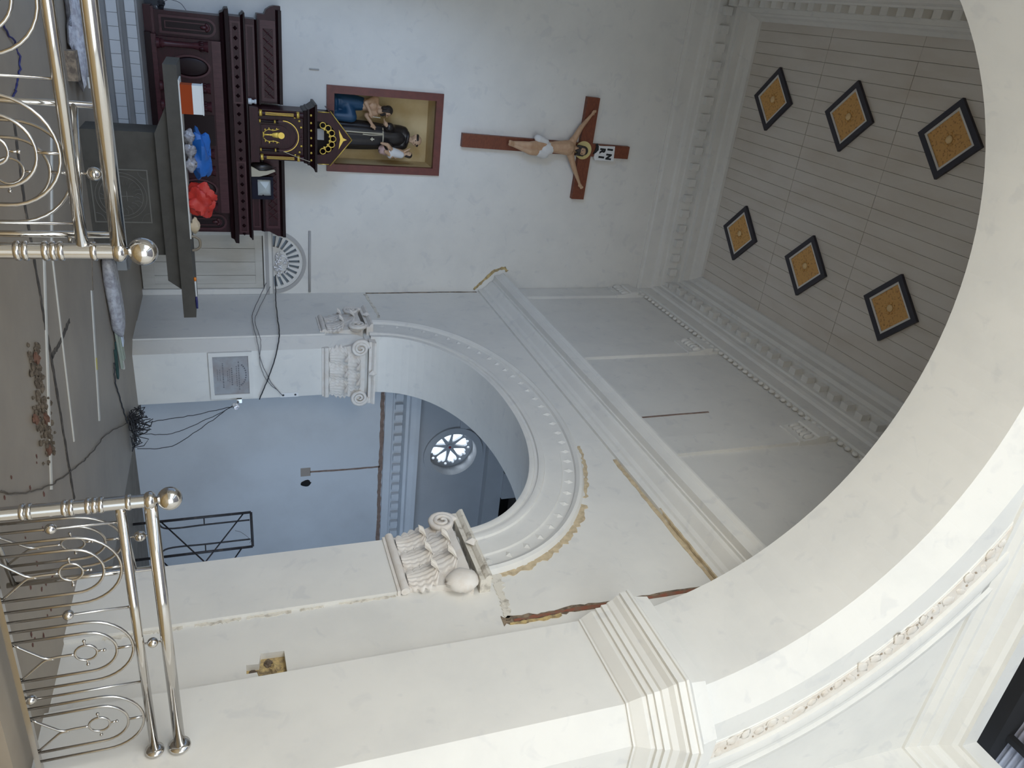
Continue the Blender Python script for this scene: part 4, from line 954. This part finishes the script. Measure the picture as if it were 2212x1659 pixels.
MB().plate([(2.39, 4.04), (2.41, 4.04), (2.41, 4.06), (2.43, 4.06), (2.43, 4.08), (2.41, 4.08), (2.41, 4.11), (2.39, 4.11), (2.39, 4.08), (2.37, 4.08), (2.37, 4.06), (2.39, 4.06)], [], XZ, NYF-.205, NYF-.17).build('rosary_cross', ROPE, S)
head(S, (2.40, NYF-.06, 4.90), .104, (.30, -1, -.18), SKINL, HAIR, None, True)
ck = S
m = MB(); m.cap((2.60, NYF-.24, 4.44), (2.62, NYF-.22, 4.62), .085, .07); m.cap((2.62, NYF-.22, 4.62), (2.54, NYF-.26, 4.74), .03, .022); m.cap((2.58, NYF-.28, 4.43), (2.46, NYF-.33, 4.33), .05, .035); m.cap((2.46, NYF-.33, 4.33), (2.44, NYF-.33, 4.22), .035, .024); m.cap((2.66, NYF-.28, 4.42), (2.58, NYF-.34, 4.30), .05, .035)
m.cap((2.66, NYF-.22, 4.62), (2.70, NYF-.26, 4.50), .03, .022); hand(m, (2.54, NYF-.26, 4.74), (-.5, -.1, .8), (0, -1, 0), .06)
cb = grow(m, 'child', SKIN, S, .010, 4)
m = MB(); m.sph((2.61, NYF-.25, 4.40), (.115, .10, .075), 14, 8); m.cap((2.60, NYF-.26, 4.44), (2.64, NYF-.24, 4.60), .09, .075); grow(m, 'child_drape', LOIN, cb, .012, 4)
lump((2.58, NYF-.20, 4.30), (.10, .08, .10), 71, .25, 14, 9).build('pink_drape', PINKC, cb, True)
head(S, (2.635, NYF-.24, 4.745), .058, (-.75, -.65, .15), SKINL, HAIR)
# --- kneeling bearded man wearing a blue drape
K = thing('kneeling_statue', 'painted kneeling bearded man with blue drape in the niche', 'statue', (1.83, NYF, 3.36))
m = MB(); m.cap((1.82, NYF, 3.86), (1.84, NYF-.02, 4.08), .105, .125); m.cap((1.72, NYF-.02, 4.15), (1.96, NYF-.03, 4.15), .065, .065); m.cap((1.84, NYF-.03, 4.15), (1.88, NYF-.05, 4.24), .055, .05)
m.cap((1.97, NYF-.05, 4.13), (2.00, NYF-.12, 3.97), .055, .045); m.cap((2.00, NYF-.12, 3.97), (2.12, NYF-.20, 4.05), .042, .030); hand(m, (2.12, NYF-.20, 4.05), (.7, -.1, .5), (0, -1, .2), .13)
m.cap((1.71, NYF-.05, 4.12), (1.78, NYF-.16, 3.95), .055, .045); m.cap((1.78, NYF-.16, 3.95), (1.92, NYF-.22, 4.02), .042, .030); hand(m, (1.92, NYF-.22, 4.02), (.8, -.1, .3), (0, -1, .2), .13)
grow(m, 'body', SKIN, K, .012, 4)
m = MB(); m.cap((1.80, NYF, 3.52), (1.82, NYF, 3.88), .17, .125); m.cap((1.80, NYF-.02, 3.62), (2.04, NYF-.14, 3.70), .12, .10); m.cap((2.04, NYF-.14, 3.70), (2.04, NYF-.12, 3.42), .10, .09); m.cap((1.75, NYF+.08, 3.44), (1.98, NYF, 3.42), .09, .09); m.sph((1.83, NYF, 3.42), (.20, .20, .06), 14, 8)
grow(m, 'blue_drape', BLUEC, K, .016, 4)
head(K, (1.915, NYF-.09, 4.34), .088, (.95, -.35, .12), SKIN, HAIR, HAIR)
tag(MB().tube([(2.0, NYF-.25, 4.06), (2.01, NYF-.25, 4.2)], .008, 6).build('staff', ROPE), 'thin pale rod between the two niche figures', 'rod')

# ================================================================ CRUCIFIX
cr = thing('crucifix', 'large wooden wall cross with a painted crucified figure', 'crucifix', (2.29, YB-.06, 5.72))
cr.rotation_euler = (0, math.radians(.95), 0)
def C_(x, y, z): return (2.29+x, YB-.06+y, z)   # frame in the upright pose, turned with the root
def cb_(mb, name, mt, smooth=False, par=None):
    mb.v = [(x-2.29, y-(YB-.06), z-5.72) for x, y, z in mb.v]
    return mb.build(name, mt, par or cr, smooth, local=True)
cb_(MB().box(2.29-.122, YB-.115, 5.72, 2.29+.122, YB-.005, 9.25), 'upright_beam', CROSSM)
cb_(MB().box(2.29-.985, YB-.118, 8.145, 2.29+.985, YB-.008, 8.41), 'cross_beam', CROSSM)
def growc(mb, name, mt, par=None, vox=.011, sm=4):
    mb.v = [(x-2.29, y-(YB-.06), z-5.72) for x, y, z in mb.v]
    o = mb.build(name, mt, par or cr, True, local=True, fix=False)
    r = o.modifiers.new('r', 'REMESH'); r.mode = 'VOXEL'; r.voxel_size = vox; r.use_smooth_shade = True
    s = o.modifiers.new('s', 'SMOOTH'); s.iterations = sm; s.factor = .5
    return o
YF = YB-.20; X0 = 2.27
m = MB()
m.cap((X0+.03, YF, 7.36), (X0, YF, 7.55), .125, .105); m.cap((X0, YF, 7.55), (X0-.01, YF-.02, 7.83), .11, .15); m.cap((X0-.15, YF, 7.93), (X0+.13, YF, 7.93), .075, .075); m.cap((X0, YF, 7.95), (X0, YF-.02, 8.06), .06, .055)
for sg, ex_, hx, hz in ((-1, X0-.40, X0-.645, 8.255), (1, X0+.40, X0+.67, 8.235)):
    m.cap((X0+sg*.17, YF, 7.95), (ex_, YF+.02, 8.07), .066, .050); m.cap((ex_, YF+.02, 8.07), (hx, YF+.04, hz), .048, .030)
    hand(m, (hx, YF+.04, hz), (sg*.75, -.1, .5), (0, -1, 0), .135, .3, .6)
m.cap((X0+.10, YF-.01, 7.34), (X0+.10, YF-.10, 7.03), .098, .068); m.cap((X0-.03, YF-.01, 7.34), (X0-.02, YF-.08, 7.03), .095, .066)
m.cap((X0+.10, YF-.10, 7.03), (X0+.02, YF-.03, 6.72), .064, .040); m.cap((X0-.02, YF-.08, 7.03), (X0-.02, YF-.01, 6.72), .062, .040)
m.cap((X0+.02, YF-.03, 6.71), (X0+.0, YF-.09, 6.60), .036, .030); m.cap((X0-.02, YF-.01, 6.71), (X0-.05, YF-.07, 6.61), .036, .030)
growc(m, 'corpus', SKIN)
m = MB(); m.cap((X0+.03, YF, 7.44), (X0+.03, YF, 7.35), .128, .128); m.cap((X0+.13, YF-.01, 7.36), (X0+.11, YF-.05, 7.22), .105, .09); m.cap((X0-.10, YF-.06, 7.36), (X0-.14, YF-.05, 7.20), .05, .075); m.sph((X0-.15, YF-.05, 7.17), (.07, .05, .07), 12, 8)
growc(m, 'loincloth', LOIN, None, .013, 4)
# head (leaning), hair, beard, halo
f = Vector((.18, -1, -.35)).normalized(); hc = Vector((X0+.02, YF-.06, 8.13)); r = .088
upv = Vector((0, 0, 1)); upv = (upv-f*upv.dot(f)).normalized(); s_ = f.cross(upv)
Q = lambda a, b, d: hc+f*a*r+s_*b*r+upv*d*r
m = MB(); m.sph(hc+upv*.2*r, r*.98, 14, 10); m.cap(Q(.12, 0, -.1), Q(.18, 0, -.75), r*.78, r*.42); m.cap(Q(.86, 0, .22), Q(1.10, 0, -.18), r*.10, r*.17); m.cap(Q(.84, -.35, .30), Q(.84, .35, .30), r*.16, r*.16); m.sph(Q(.62, 0, -.86), r*.26, 8, 6)
hd = growc(m, 'head', SKIN, None, .010, 3)
m = MB(); m.sph(hc+upv*.42*r-f*.2*r, r*1.04, 14, 9); m.sph(Q(-.4, 0, -.35), (r*.9, r*.75, r*.8), 12, 8)
for sg in (-1, 1): m.cap(Q(.25, sg*.90, .35), Q(.15, sg*.92, -1.1), r*.30, r*.30)
m.cap(Q(.55, -.5, -.45), Q(.62, 0, -1.05), r*.25, r*.33); m.cap(Q(.55, .5, -.45), Q(.62, 0, -1.05), r*.25, r*.33); m.sph(Q(.6, 0, -1.3), r*.26, 8, 6); m.cap(Q(.92, -.25, -.36), Q(.92, .25, -.36), r*.09, r*.09)
growc(m, 'hair_and_beard', HAIR, hd, .011, 2)
m = MB()
for sg in (-1, 1): m.sph(Q(.90, sg*.36, .08), r*.10, 8, 6)
cb_(m, 'eye', HAIR, True, hd)
cb_(MB().lathe([(0, 0), (.175, 0), (.175, .012), (0, .012)], (X0+.03, YB-.135, 8.22), (0, 1, 0), 32), 'halo', HALO)
# title scroll
sg_ = MB().plate([(2.16, 8.50), (2.19, 8.56), (2.18, 8.90), (2.47, 8.92), (2.47, 8.50), (2.42, 8.47), (2.30, 8.49), (2.22, 8.52)], [], XZ, YB-.145, YB-.118)
sgo = cb_(sg_, 'title_board', SIGN)
cb_(MB().plate([(2.15, 8.51), (2.20, 8.54), (2.27, 8.55), (2.33, 8.50), (2.36, 8.44), (2.30, 8.47), (2.22, 8.49), (2.17, 8.47)], [], XZ, YB-.147, YB-.119), 'scroll_curl', INK, False, sgo)
def letters(txt, x, z, size, par, mt, y, ang=0):
    cu = bpy.data.curves.new('lettering', 'FONT'); cu.body = txt; cu.size = size; cu.extrude = .003; cu.offset = .011; cu.align_x = 'CENTER'; cu.space_character = 1.15
    tmp = bpy.data.objects.new('tmp', cu); col.objects.link(tmp); dg = bpy.context.evaluated_depsgraph_get()
    me = bpy.data.meshes.new_from_object(tmp.evaluated_get(dg)); bpy.data.objects.remove(tmp)
    me.materials.clear(); me.materials.append(mt); o = bpy.data.objects.new('lettering', me); col.objects.link(o); o.parent = par
    o.location = (x-2.29, y-(YB-.06), z-5.72); o.rotation_euler = (PI/2, -ang, 0); return o
letters('I N', 2.335, 8.745, .15, sgo, INK, YB-.149, -.05); letters('R I', 2.325, 8.585, .15, sgo, INK, YB-.149, -.05)

# ================================================================ DOOR AND FANLIGHT
d = struct(MB().plate([(4.10, 0), (4.20, 0), (4.20, 2.10), (5.23, 2.10), (5.23, 0), (5.33, 0), (5.33, 2.20), (4.10, 2.20)], [], XZ, YB-.03, YB+.10).build('door_1', PL), 'cream boarded door at the right of the high altar')
for k in range(4):
    x0 = 4.21+k*.2575; MB().box(x0, YB+.03, .02, x0+.25, YB+.07, 2.08).build('door_board', DOORM, d)
for z0, z1 in ((.02, .22), (1.95, 2.08)): MB().box(4.21, YB+.015, z0, 5.22, YB+.035, z1).build('door_rail', DOORM, d)
for x0, x1 in ((4.21, 4.30), (5.14, 5.22)): MB().box(x0, YB+.012, .02, x1, YB+.035, 2.08).build('door_stile', DOORM, d)
MB().box(4.21, YB+.075, 0, 5.23, YB+.09, 2.1).build('door_back', SEAM, d)
tr = struct(MB().box(4.08, YB-.045, 2.13, 5.33, YB+.02, 2.19).build('trim_16', GREYC), 'grey band between the door and the fanlight')
fl = struct(MB().plate([(FX+.62*math.cos(PI*i/30), FZ+.62*math.sin(PI*i/30)) for i in range(31)], [[(FX+.545*math.cos(PI*i/30), FZ+.02+.54*math.sin(PI*i/30)) for i in range(31)]], XZ, YB-.012, YB+.02).build('window_2', GREYC), 'half round fanlight with radiating slots above the door')
ho_ = []
for k in range(13):
    a0 = PI*(k+.28)/13; a1 = PI*(k+.76)/13
    ho_.append([(FX+.29*math.cos(a0-.02), FZ+.29*math.sin(a0-.02)), (FX+.50*math.cos(a0), FZ+.50*math.sin(a0)), (FX+.50*math.cos(a1), FZ+.50*math.sin(a1)), (FX+.29*math.cos(a1+.02), FZ+.29*math.sin(a1+.02))])
MB().plate([(FX+.57*math.cos(PI*i/30), FZ+.002+.57*math.sin(PI*i/30)) for i in range(31)], ho_, XZ, YB+.03, YB+.10).build('slotted_panel', PL, fl)
MB().plate([(FX+.55*math.cos(PI*i/30), FZ+.005+.55*math.sin(PI*i/30)) for i in range(31)], [], XZ, YB+.14, YB+.15).build('pane', GLASSG, fl)
rnd = random.Random(12); m = MB()
for k in range(70):
    a = rnd.uniform(.25, 2.9); r = rnd.uniform(.05, .28)
    p = (FX+.03+r*math.cos(a), YB-.03-rnd.random()*.03, FZ+.02+r*math.sin(a)); m.sph(p, (.012+.016*rnd.random(), .01, .010+.012*rnd.random()), 6, 4)
m.tube(cat_([(FX-.1, YB-.03, FZ+.05), (FX-.13, YB-.04, FZ+.22), (FX+.02, YB-.04, FZ+.30), (FX+.12, YB-.04, FZ+.22), (FX+.14, YB-.03, FZ+.06)], 6), .006, 5)
tag(m.build('tinsel_garland', TINS, None, True), 'bunch of silver tinsel hanging in the fanlight', 'tinsel', None, 'stuff')
tag(MB().tube([(4.10, YB-.03, 2.935), (5.30, YB-.03, 2.925)], .022, 8).build('curtain_rod', GREYC, None, True), 'grey horizontal pipe on the wall above the fanlight', 'pipe')
MB().tube([(4.12, YB-.02, 2.93), (4.12, YB+.01, 2.93)], .012, 6).build('rod_bracket', GREYC, bpy.data.objects['curtain_rod'])

# ================================================================ MARBLE PLAQUE ON THE FAR JAMB
pq = thing('marble_plaque', 'grey marble memorial plaque in a white frame on the far jamb', 'plaque', (5.90, 12.0, 1.10))
MB().plate([(5.47, 1.10), (6.31, 1.10), (6.31, 1.77), (5.47, 1.77)], [[(5.54, 1.16), (6.24, 1.16), (6.24, 1.71), (5.54, 1.71)]], XZ, 11.955, 12.0).build('frame', PL, pq)
sl = MB().box(5.53, 11.978, 1.15, 6.25, 12.0, 1.72).build('slab', MARB, pq)
m = MB(); rnd = random.Random(2)
def dash(x, z, l, a=0, hh=.020):
    c, s2 = math.cos(a), math.sin(a)
    m.plate([(x+c*u-s2*v, z+s2*u+c*v) for u, v in ((0, -hh/2), (l, -hh/2), (l, hh/2), (0, hh/2))], [], XZ, 11.974, 11.98)
for k in range(11):
    a = PI*(.14+.72*k/10); dash(5.90-.20*math.cos(a)-.01, 1.545+.12*math.sin(a), .022, PI/2-a, .022)
for z, x0, x1, hh in ((1.555, 5.65, 6.16, .020), (1.52, 5.73, 6.10, .016), (1.445, 5.76, 6.06, .024), (1.41, 5.78, 6.03, .012), (1.38, 5.81, 6.0, .012), (1.31, 5.67, 6.13, .022), (1.262, 5.78, 5.98, .012), (1.225, 5.78, 5.98, .012)):
    x = x0
    while x < x1:
        l = rnd.uniform(.012, .035); dash(x, z, l*.7, 0, hh*.8); x += l+rnd.uniform(.006, .014)
m.build('worn_lettering', mat('worn_ink', (.17, .17, .19), .7), sl)
# ================================================================ WIRES, LAMP, SOCKET
def cable(name, label, pts, r=.006, mt=WIRE, n=8, jit=.0, seed=0):
    rnd = random.Random(seed); p = cat_(pts, n)
    p = [q+Vector((rnd.uniform(-jit, jit), rnd.uniform(-jit, jit)*.3, rnd.uniform(-jit, jit))) for q in p]
    return tag(MB().tube(p, r, 6).build(name, mt, None, True), label, 'cable')
sp = thing('spot_lamp', 'small chrome spot lamp at the edge of the far jamb', 'lamp', (6.40, 11.93, 1.50))
MB().lathe([(.0, 0), (.035, .005), (.05, .04), (.052, .10), (.045, .105), (.04, .06), (0, .055)], (6.41, 11.93, 1.44), (.2, -.75, .5), 18).build('reflector', TINS, sp, 'auto')
MB().box(6.33, 11.94, 1.50, 6.40, 12.0, 1.58).build('bracket', CHROME2, sp); MB().sph((6.40, 11.86, 1.455), .02, 10, 6).build('bulb', SIGN, sp, True)
sk = thing('socket_plate', 'small white socket plate high on the far jamb edge', 'socket', (6.34, 12.0, 2.35))
MB().box(6.28, 11.985, 2.20, 6.36, 12.0, 2.50).build('plate', SIGN, sk)
for z in (2.25, 2.45): MB().lathe([(0, 0), (.018, 0), (.018, .006), (0, .006)], (6.32, 11.981, z), (0, 1, 0), 10).build('screw', WIRE, sk)
cable('hanging_wire', 'thick black wire looping from the fanlight to the far jamb', [(4.95, YB-.06, 2.30), (5.20, 13.6, 2.26), (5.24, 12.9, 2.24), (5.27, 12.12, 2.22), (5.62, 11.92, 2.12), (6.05, 11.94, 1.98), (6.36, 11.95, 1.86)], .010, jit=.004, seed=1)
cable('hanging_wire', 'thin grey wire drooping from the door head to the socket plate', [(5.10, YB-.06, 2.13), (5.24, 13.2, 1.86), (5.24, 12.7, 1.82), (5.29, 12.06, 1.86), (5.66, 11.93, 1.92), (6.05, 11.96, 2.06), (6.32, 11.97, 2.24)], .006, WIREG, jit=.004, seed=2)
cable('hanging_wire', 'second thin grey wire running beside the drooping one to the plate', [(5.18, YB-.06, 2.20), (5.25, 13.3, 1.95), (5.25, 12.7, 1.86), (5.30, 12.04, 1.92), (5.68, 11.93, 1.89), (6.02, 11.96, 2.0), (6.24, 11.97, 2.18)], .005, WIREG, jit=.004, seed=3)
for k, (x1, x2, z2) in enumerate(((6.38, 6.30, .10), (6.46, 6.42, .08), (6.50, 6.62, .05))):
    cable('lamp_wire', ('upper black wire from the spot lamp down to the tangled heap', 'middle black wire from the spot lamp down to the tangled heap', 'lowest black wire from the spot lamp down to the tangled heap')[k], [(6.43, 11.90, 1.46-k*.02), (x1+.06, 11.75-.1*k, 1.0), (x1+.1*k, 11.5-.15*k, .5), (x2-.1, 11.1-.1*k, z2)], .006, jit=.008, seed=5+k)
m = MB(); rnd = random.Random(21)
for k in range(9):
    c = Vector((6.05+rnd.uniform(-.15, .25), 10.75+rnd.uniform(-.3, .2), .03)); pts = []
    for i in range(26): a = i*.5+k; rr = .10+.07*math.sin(i*.9+k); pts.append((c.x+rr*1.3*math.cos(a), c.y+rr*math.sin(a), .02+.012*i*rnd.random()))
    m.tube(pts, .007, 5)
tag(m.build('wire_heap', WIRE, None, True), 'tangled heap of black wire at the chapel threshold', 'wire heap', None, 'stuff')
cable('floor_cable', 'black cable curving over the floor from the wire heap towards the rail', [(5.85, 10.5, .012), (5.1, 8.9, .012), (4.75, 7.9, .012), (4.5, 7.3, .012), (4.1, 6.4, .012), (3.75, 5.75, .012), (3.4, 5.2, .012), (3.2, 4.95, .012)], .0055, mat('dusty_cable', (.10, .085, .07), .8), jit=.008, seed=9)
cable('floor_cable', 'black cable on the floor between the wrapped bundle and the wire heap', [(4.73, 10.15, .012), (4.95, 10.05, .012), (5.3, 10.25, .012), (5.65, 10.45, .012), (5.9, 10.6, .012)], .009, jit=.006, seed=10)
cable('floor_cable', 'short dark blue cord on the floor behind the left rail', [(.52, 7.2, .01), (.75, 7.6, .01), (.95, 7.4, .01), (1.05, 7.1, .01)], .008, TOOLB, jit=.01, seed=11)

# ================================================================ THINGS LYING ON THE FLOOR
def lath(label, a, b, wd, th=.012, mt=LATH, nm='plastic_strip'):
    a = Vector(a); b = Vector(b); dv = (b-a); L = dv.length; o = thing(nm, label, 'strip', (*(a.lerp(b, .5)), 0), math.atan2(dv.y, dv.x), 'white strips lying on the floor')
    MB().box(-L/2, -wd/2, .001, L/2, wd/2, th).build('strip', mt, o, local=True); return o
lath('longest white strip crossing the floor near the dark floor channel', (2.30, 7.36), (4.05, 6.2), .055)
lath('thin white strip on the floor behind the longest strip', (2.42, 7.64), (4.22, 7.28), .03)
s3 = lath('white strip with a yellow tape mark on the floor before the bundle', (3.42, 9.32), (4.77, 8.66), .075)
MB().box(.02, -.040, .0125, .16, .040, .0145).build('tape_mark', YEL, s3, local=True)
lath('left white strip on the floor seen through the left altar rail', (1.55, 8.4), (2.45, 7.62), .05)
def flat(name, label, pts, wd, mt, seed, cat='groove'):
    return tag(ribbon([(x, y, 0) for x, y in pts], wd, (0, 0, 1), seed, .35, .004, 10).build(name, mt), label, cat)
flat('floor_channel', 'long dark channel cut into the sanctuary floor', [(1.2, 7.1), (1.75, 7.0), (2.25, 6.98), (2.8, 6.97), (3.2, 6.98), (3.9, 6.95), (4.66, 6.92)], .07, CHAN, 81)
flat('floor_channel', 'short dark branch of the channel in the sanctuary floor', [(3.18, 7.0), (3.22, 7.4), (3.22, 7.95)], .05, CHAN, 82)
flat('floor_crack', 'thin crack in the floor at the end of the yellow marked strip', [(3.0, 9.3), (3.05, 9.7), (3.35, 9.5), (3.46, 9.45)], .02, CRK, 83, 'crack')
m = MB(); rnd = random.Random(31)
for k in range(170):
    t = rnd.random(); x = 2.85+.98*t+rnd.gauss(0, .05); y = 6.40-.05*t+rnd.gauss(0, .11)
    r = rnd.uniform(.006, .024); q = lump((x, y, r*.5), (r*1.3, r, r*.8), k, .5, 6, 4, .001); b = len(m.v); m.v += q.v; m.f += [tuple(b+i for i in f_) for f_ in q.f]
tag(m.build('rubble', RUB), 'scatter of brown mortar rubble on the floor', 'rubble', None, 'stuff')
for k, (x, y, r) in enumerate(((2.93, 6.42, .038), (3.45, 6.36, .042), (3.30, 6.08, .035), (3.72, 6.3, .034))):
    tag(lump((x, y, r*.5), (r*1.4, r, r*.7), 200+k, .4, 8, 5, .001).build('brick_fragment', BRICKR), ('reddish brick bit at the left end of the rubble', 'reddish brick bit in the middle of the rubble', 'reddish brick bit apart from the rubble nearest the rail', 'reddish brick bit at the right end of the rubble')[k], 'brick bit', 'brick bits in the rubble')
m = MB(); rnd = random.Random(51)
for k in range(26):
    x, y = rnd.uniform(3.3, 4.9), rnd.uniform(4.75, 6.0); r = rnd.uniform(.006, .018); q = lump((x, y, .003), (r*1.6, r, .004), 400+k, .6, 7, 4, .0005); b = len(m.v); m.v += q.v; m.f += [tuple(b+i for i in f_) for f_ in q.f]
tag(m.build('paint_scraps', mat('scrap_red', (.13, .055, .045), .8)), 'small dark red scraps scattered on the floor behind the right rail', 'scraps', None, 'stuff')
# wrapped bundle of battens
bd = thing('wrapped_bundle', 'long bundle of battens in clear plastic wrap right of the altar', 'bundle', (4.0, 10.5, 0))
q = lump((0, 0, 0), (1, 1, 1), 77, .12, 30, 14)
dirb = Vector((4.55, 10.55, 0))-Vector((3.0, 10.15, 0)); Lb = dirb.length; dirb.normalize(); nb = Vector((-dirb.y, dirb.x, 0))
q.v = [tuple(Vector((3.90, 10.42, .075))+dirb*math.copysign(abs(p[0])**.6, p[0])*.62+nb*math.copysign(abs(p[1])**.6, p[1])*.19+Vector((0, 0, max(-.074, math.copysign(abs(p[2])**.6, p[2])*.085)))) for p in q.v]; q.build('plastic_wrap', WRAP, bd, 'auto')
for k, (o1, l1, mt) in enumerate(((-.06, 5.05, GREENB), (0.0, 4.95, GREENB), (.05, 5.15, LATH), (.10, 5.0, GREENB))):
    p0 = Vector((4.3, 10.50, .03))+nb*o1; p1 = p0+dirb*(l1-4.3); z = .02+.022*(k % 2)
    m = MB(); s2 = nb*.02; m.add([p0-s2+Vector((0, 0, z-.03)), p0+s2+Vector((0, 0, z-.03)), p1+s2+Vector((0, 0, z-.03)), p1-s2+Vector((0, 0, z-.03)), p0-s2+Vector((0, 0, z)), p0+s2+Vector((0, 0, z)), p1+s2+Vector((0, 0, z)), p1-s2+Vector((0, 0, z))], [(3, 2, 1, 0), (4, 5, 6, 7), (0, 1, 5, 4), (1, 2, 6, 5), (2, 3, 7, 6), (3, 0, 4, 7)]); m.build('batten', mt, bd)
m = MB(); p0 = Vector((4.36, 10.58, .075)); p1 = p0+dirb*.34; s2 = nb*.065; u = Vector((0, 0, .012)); m.add([p0-s2, p0+s2, p1+s2, p1-s2, p0-s2+u, p0+s2+u, p1+s2+u, p1-s2+u], [(3, 2, 1, 0), (4, 5, 6, 7), (0, 1, 5, 4), (1, 2, 6, 5), (2, 3, 7, 6), (3, 0, 4, 7)]); m.build('bright_offcut', WBLUE, bd)
cable('green_hose', 'short dark green hose loop at the end of the wrapped bundle', [(4.55, 10.42, .02), (4.75, 10.38, .02), (4.95, 10.34, .02), (5.02, 10.26, .02), (4.9, 10.22, .02), (4.6, 10.28, .02)], .012, mat('hose_green', (.01, .05, .045), .4))
# left pile behind the rail
lp = thing('wrapped_boards', 'grey plastic wrapped boards on the floor behind the left rail', 'boards', (.9, 10.2, 0))
lump((.75, 10.25, .07), (.55, .32, .085), 91, .35, 22, 12, .002).build('plastic_wrap', WRAP, lp, 'auto')
MB().box(.0, 10.42, .09, 1.35, 10.56, .115).build('board', CARTW, lp); MB().box(.9, 9.72, .0, 1.2, 9.9, .10).build('brown_block', CRK, lp)

# ================================================================ SCAFFOLD FRAME IN THE CHAPEL
sc = thing('steel_scaffold', 'black steel scaffold frame standing in the side chapel', 'scaffold', (8.75, 11.6, -.27))
SA = Vector((8.52, 11.75, 0)); SBp = Vector((9.05, 11.45, 0)); dx = SBp-SA
def SP(u, z): return SA+dx*u+Vector((0, 0, z))
for u in (0, 1): MB().tube([SP(u, -.27), SP(u, 1.63)], .024, 10).build('upright', IRON, sc, True)
MB().tube([SP(0, 1.63), SP(1, 1.63)], .024, 10).build('top_bar', IRON, sc, True)
for u0_, u1_ in ((.22, 0), (.78, 1)):
    MB().tube(cat_([SP(u1_, .10), SP(u0_, .26), SP(u0_, .9), SP(u0_, 1.60)], 6), .015, 8).build('inner_bar', IRON, sc, True)
    for z in (.85,): MB().tube([SP(u1_, z), SP(u0_, z)], .012, 6).build('spacer', IRON, sc, True)
far = Vector((.55, -1.6, 0))
for u, za, zb in ((.02, 1.50, .30), (1, 1.45, .35), (0, .16, 1.45), (1, .10, 1.35)): MB().tube([SP(u, za), SP(u, zb)+far], .013, 8).build('cross_brace', IRON, sc, True)
tag(MB().tube(cat_([(9.0, 11.5, 1.58), (8.9, 11.45, 1.60), (8.75, 11.5, 1.45), (8.7, 11.5, 1.35)], 5), .004, 5).build('scaffold_wire', WIREG), 'thin wire tied to the scaffold frame', 'wire')
# small black fixture on the back wall at the left end of the high altar
cl = thing('wall_clamp', 'small dark clamp lamp with a wire left of the high altar', 'clamp', (.52, 13.9, .75))
lump((.50, 13.95, .72), (.07, .06, .06), 95, .4, 10, 6).build('clamp', WIRE, cl); MB().tube(cat_([(.50, 13.95, .74), (.44, 13.95, .85), (.47, 13.95, 1.0), (.56, 13.9, 1.08)], 5), .005, 5).build('wire', WIREG, cl, True)
MB().box(.46, 13.90, B0, .54, 14.0, .70).build('stand', WIRE, cl)
tag(MB().lathe([(0, 0), (.012, 0), (.012, .16), (0, .17)], (1.28, YB-.02, 2.95), (0, 0, 1), 8).build('wall_hook', GREYC), 'small pale hook on the back wall left of the niche', 'hook')
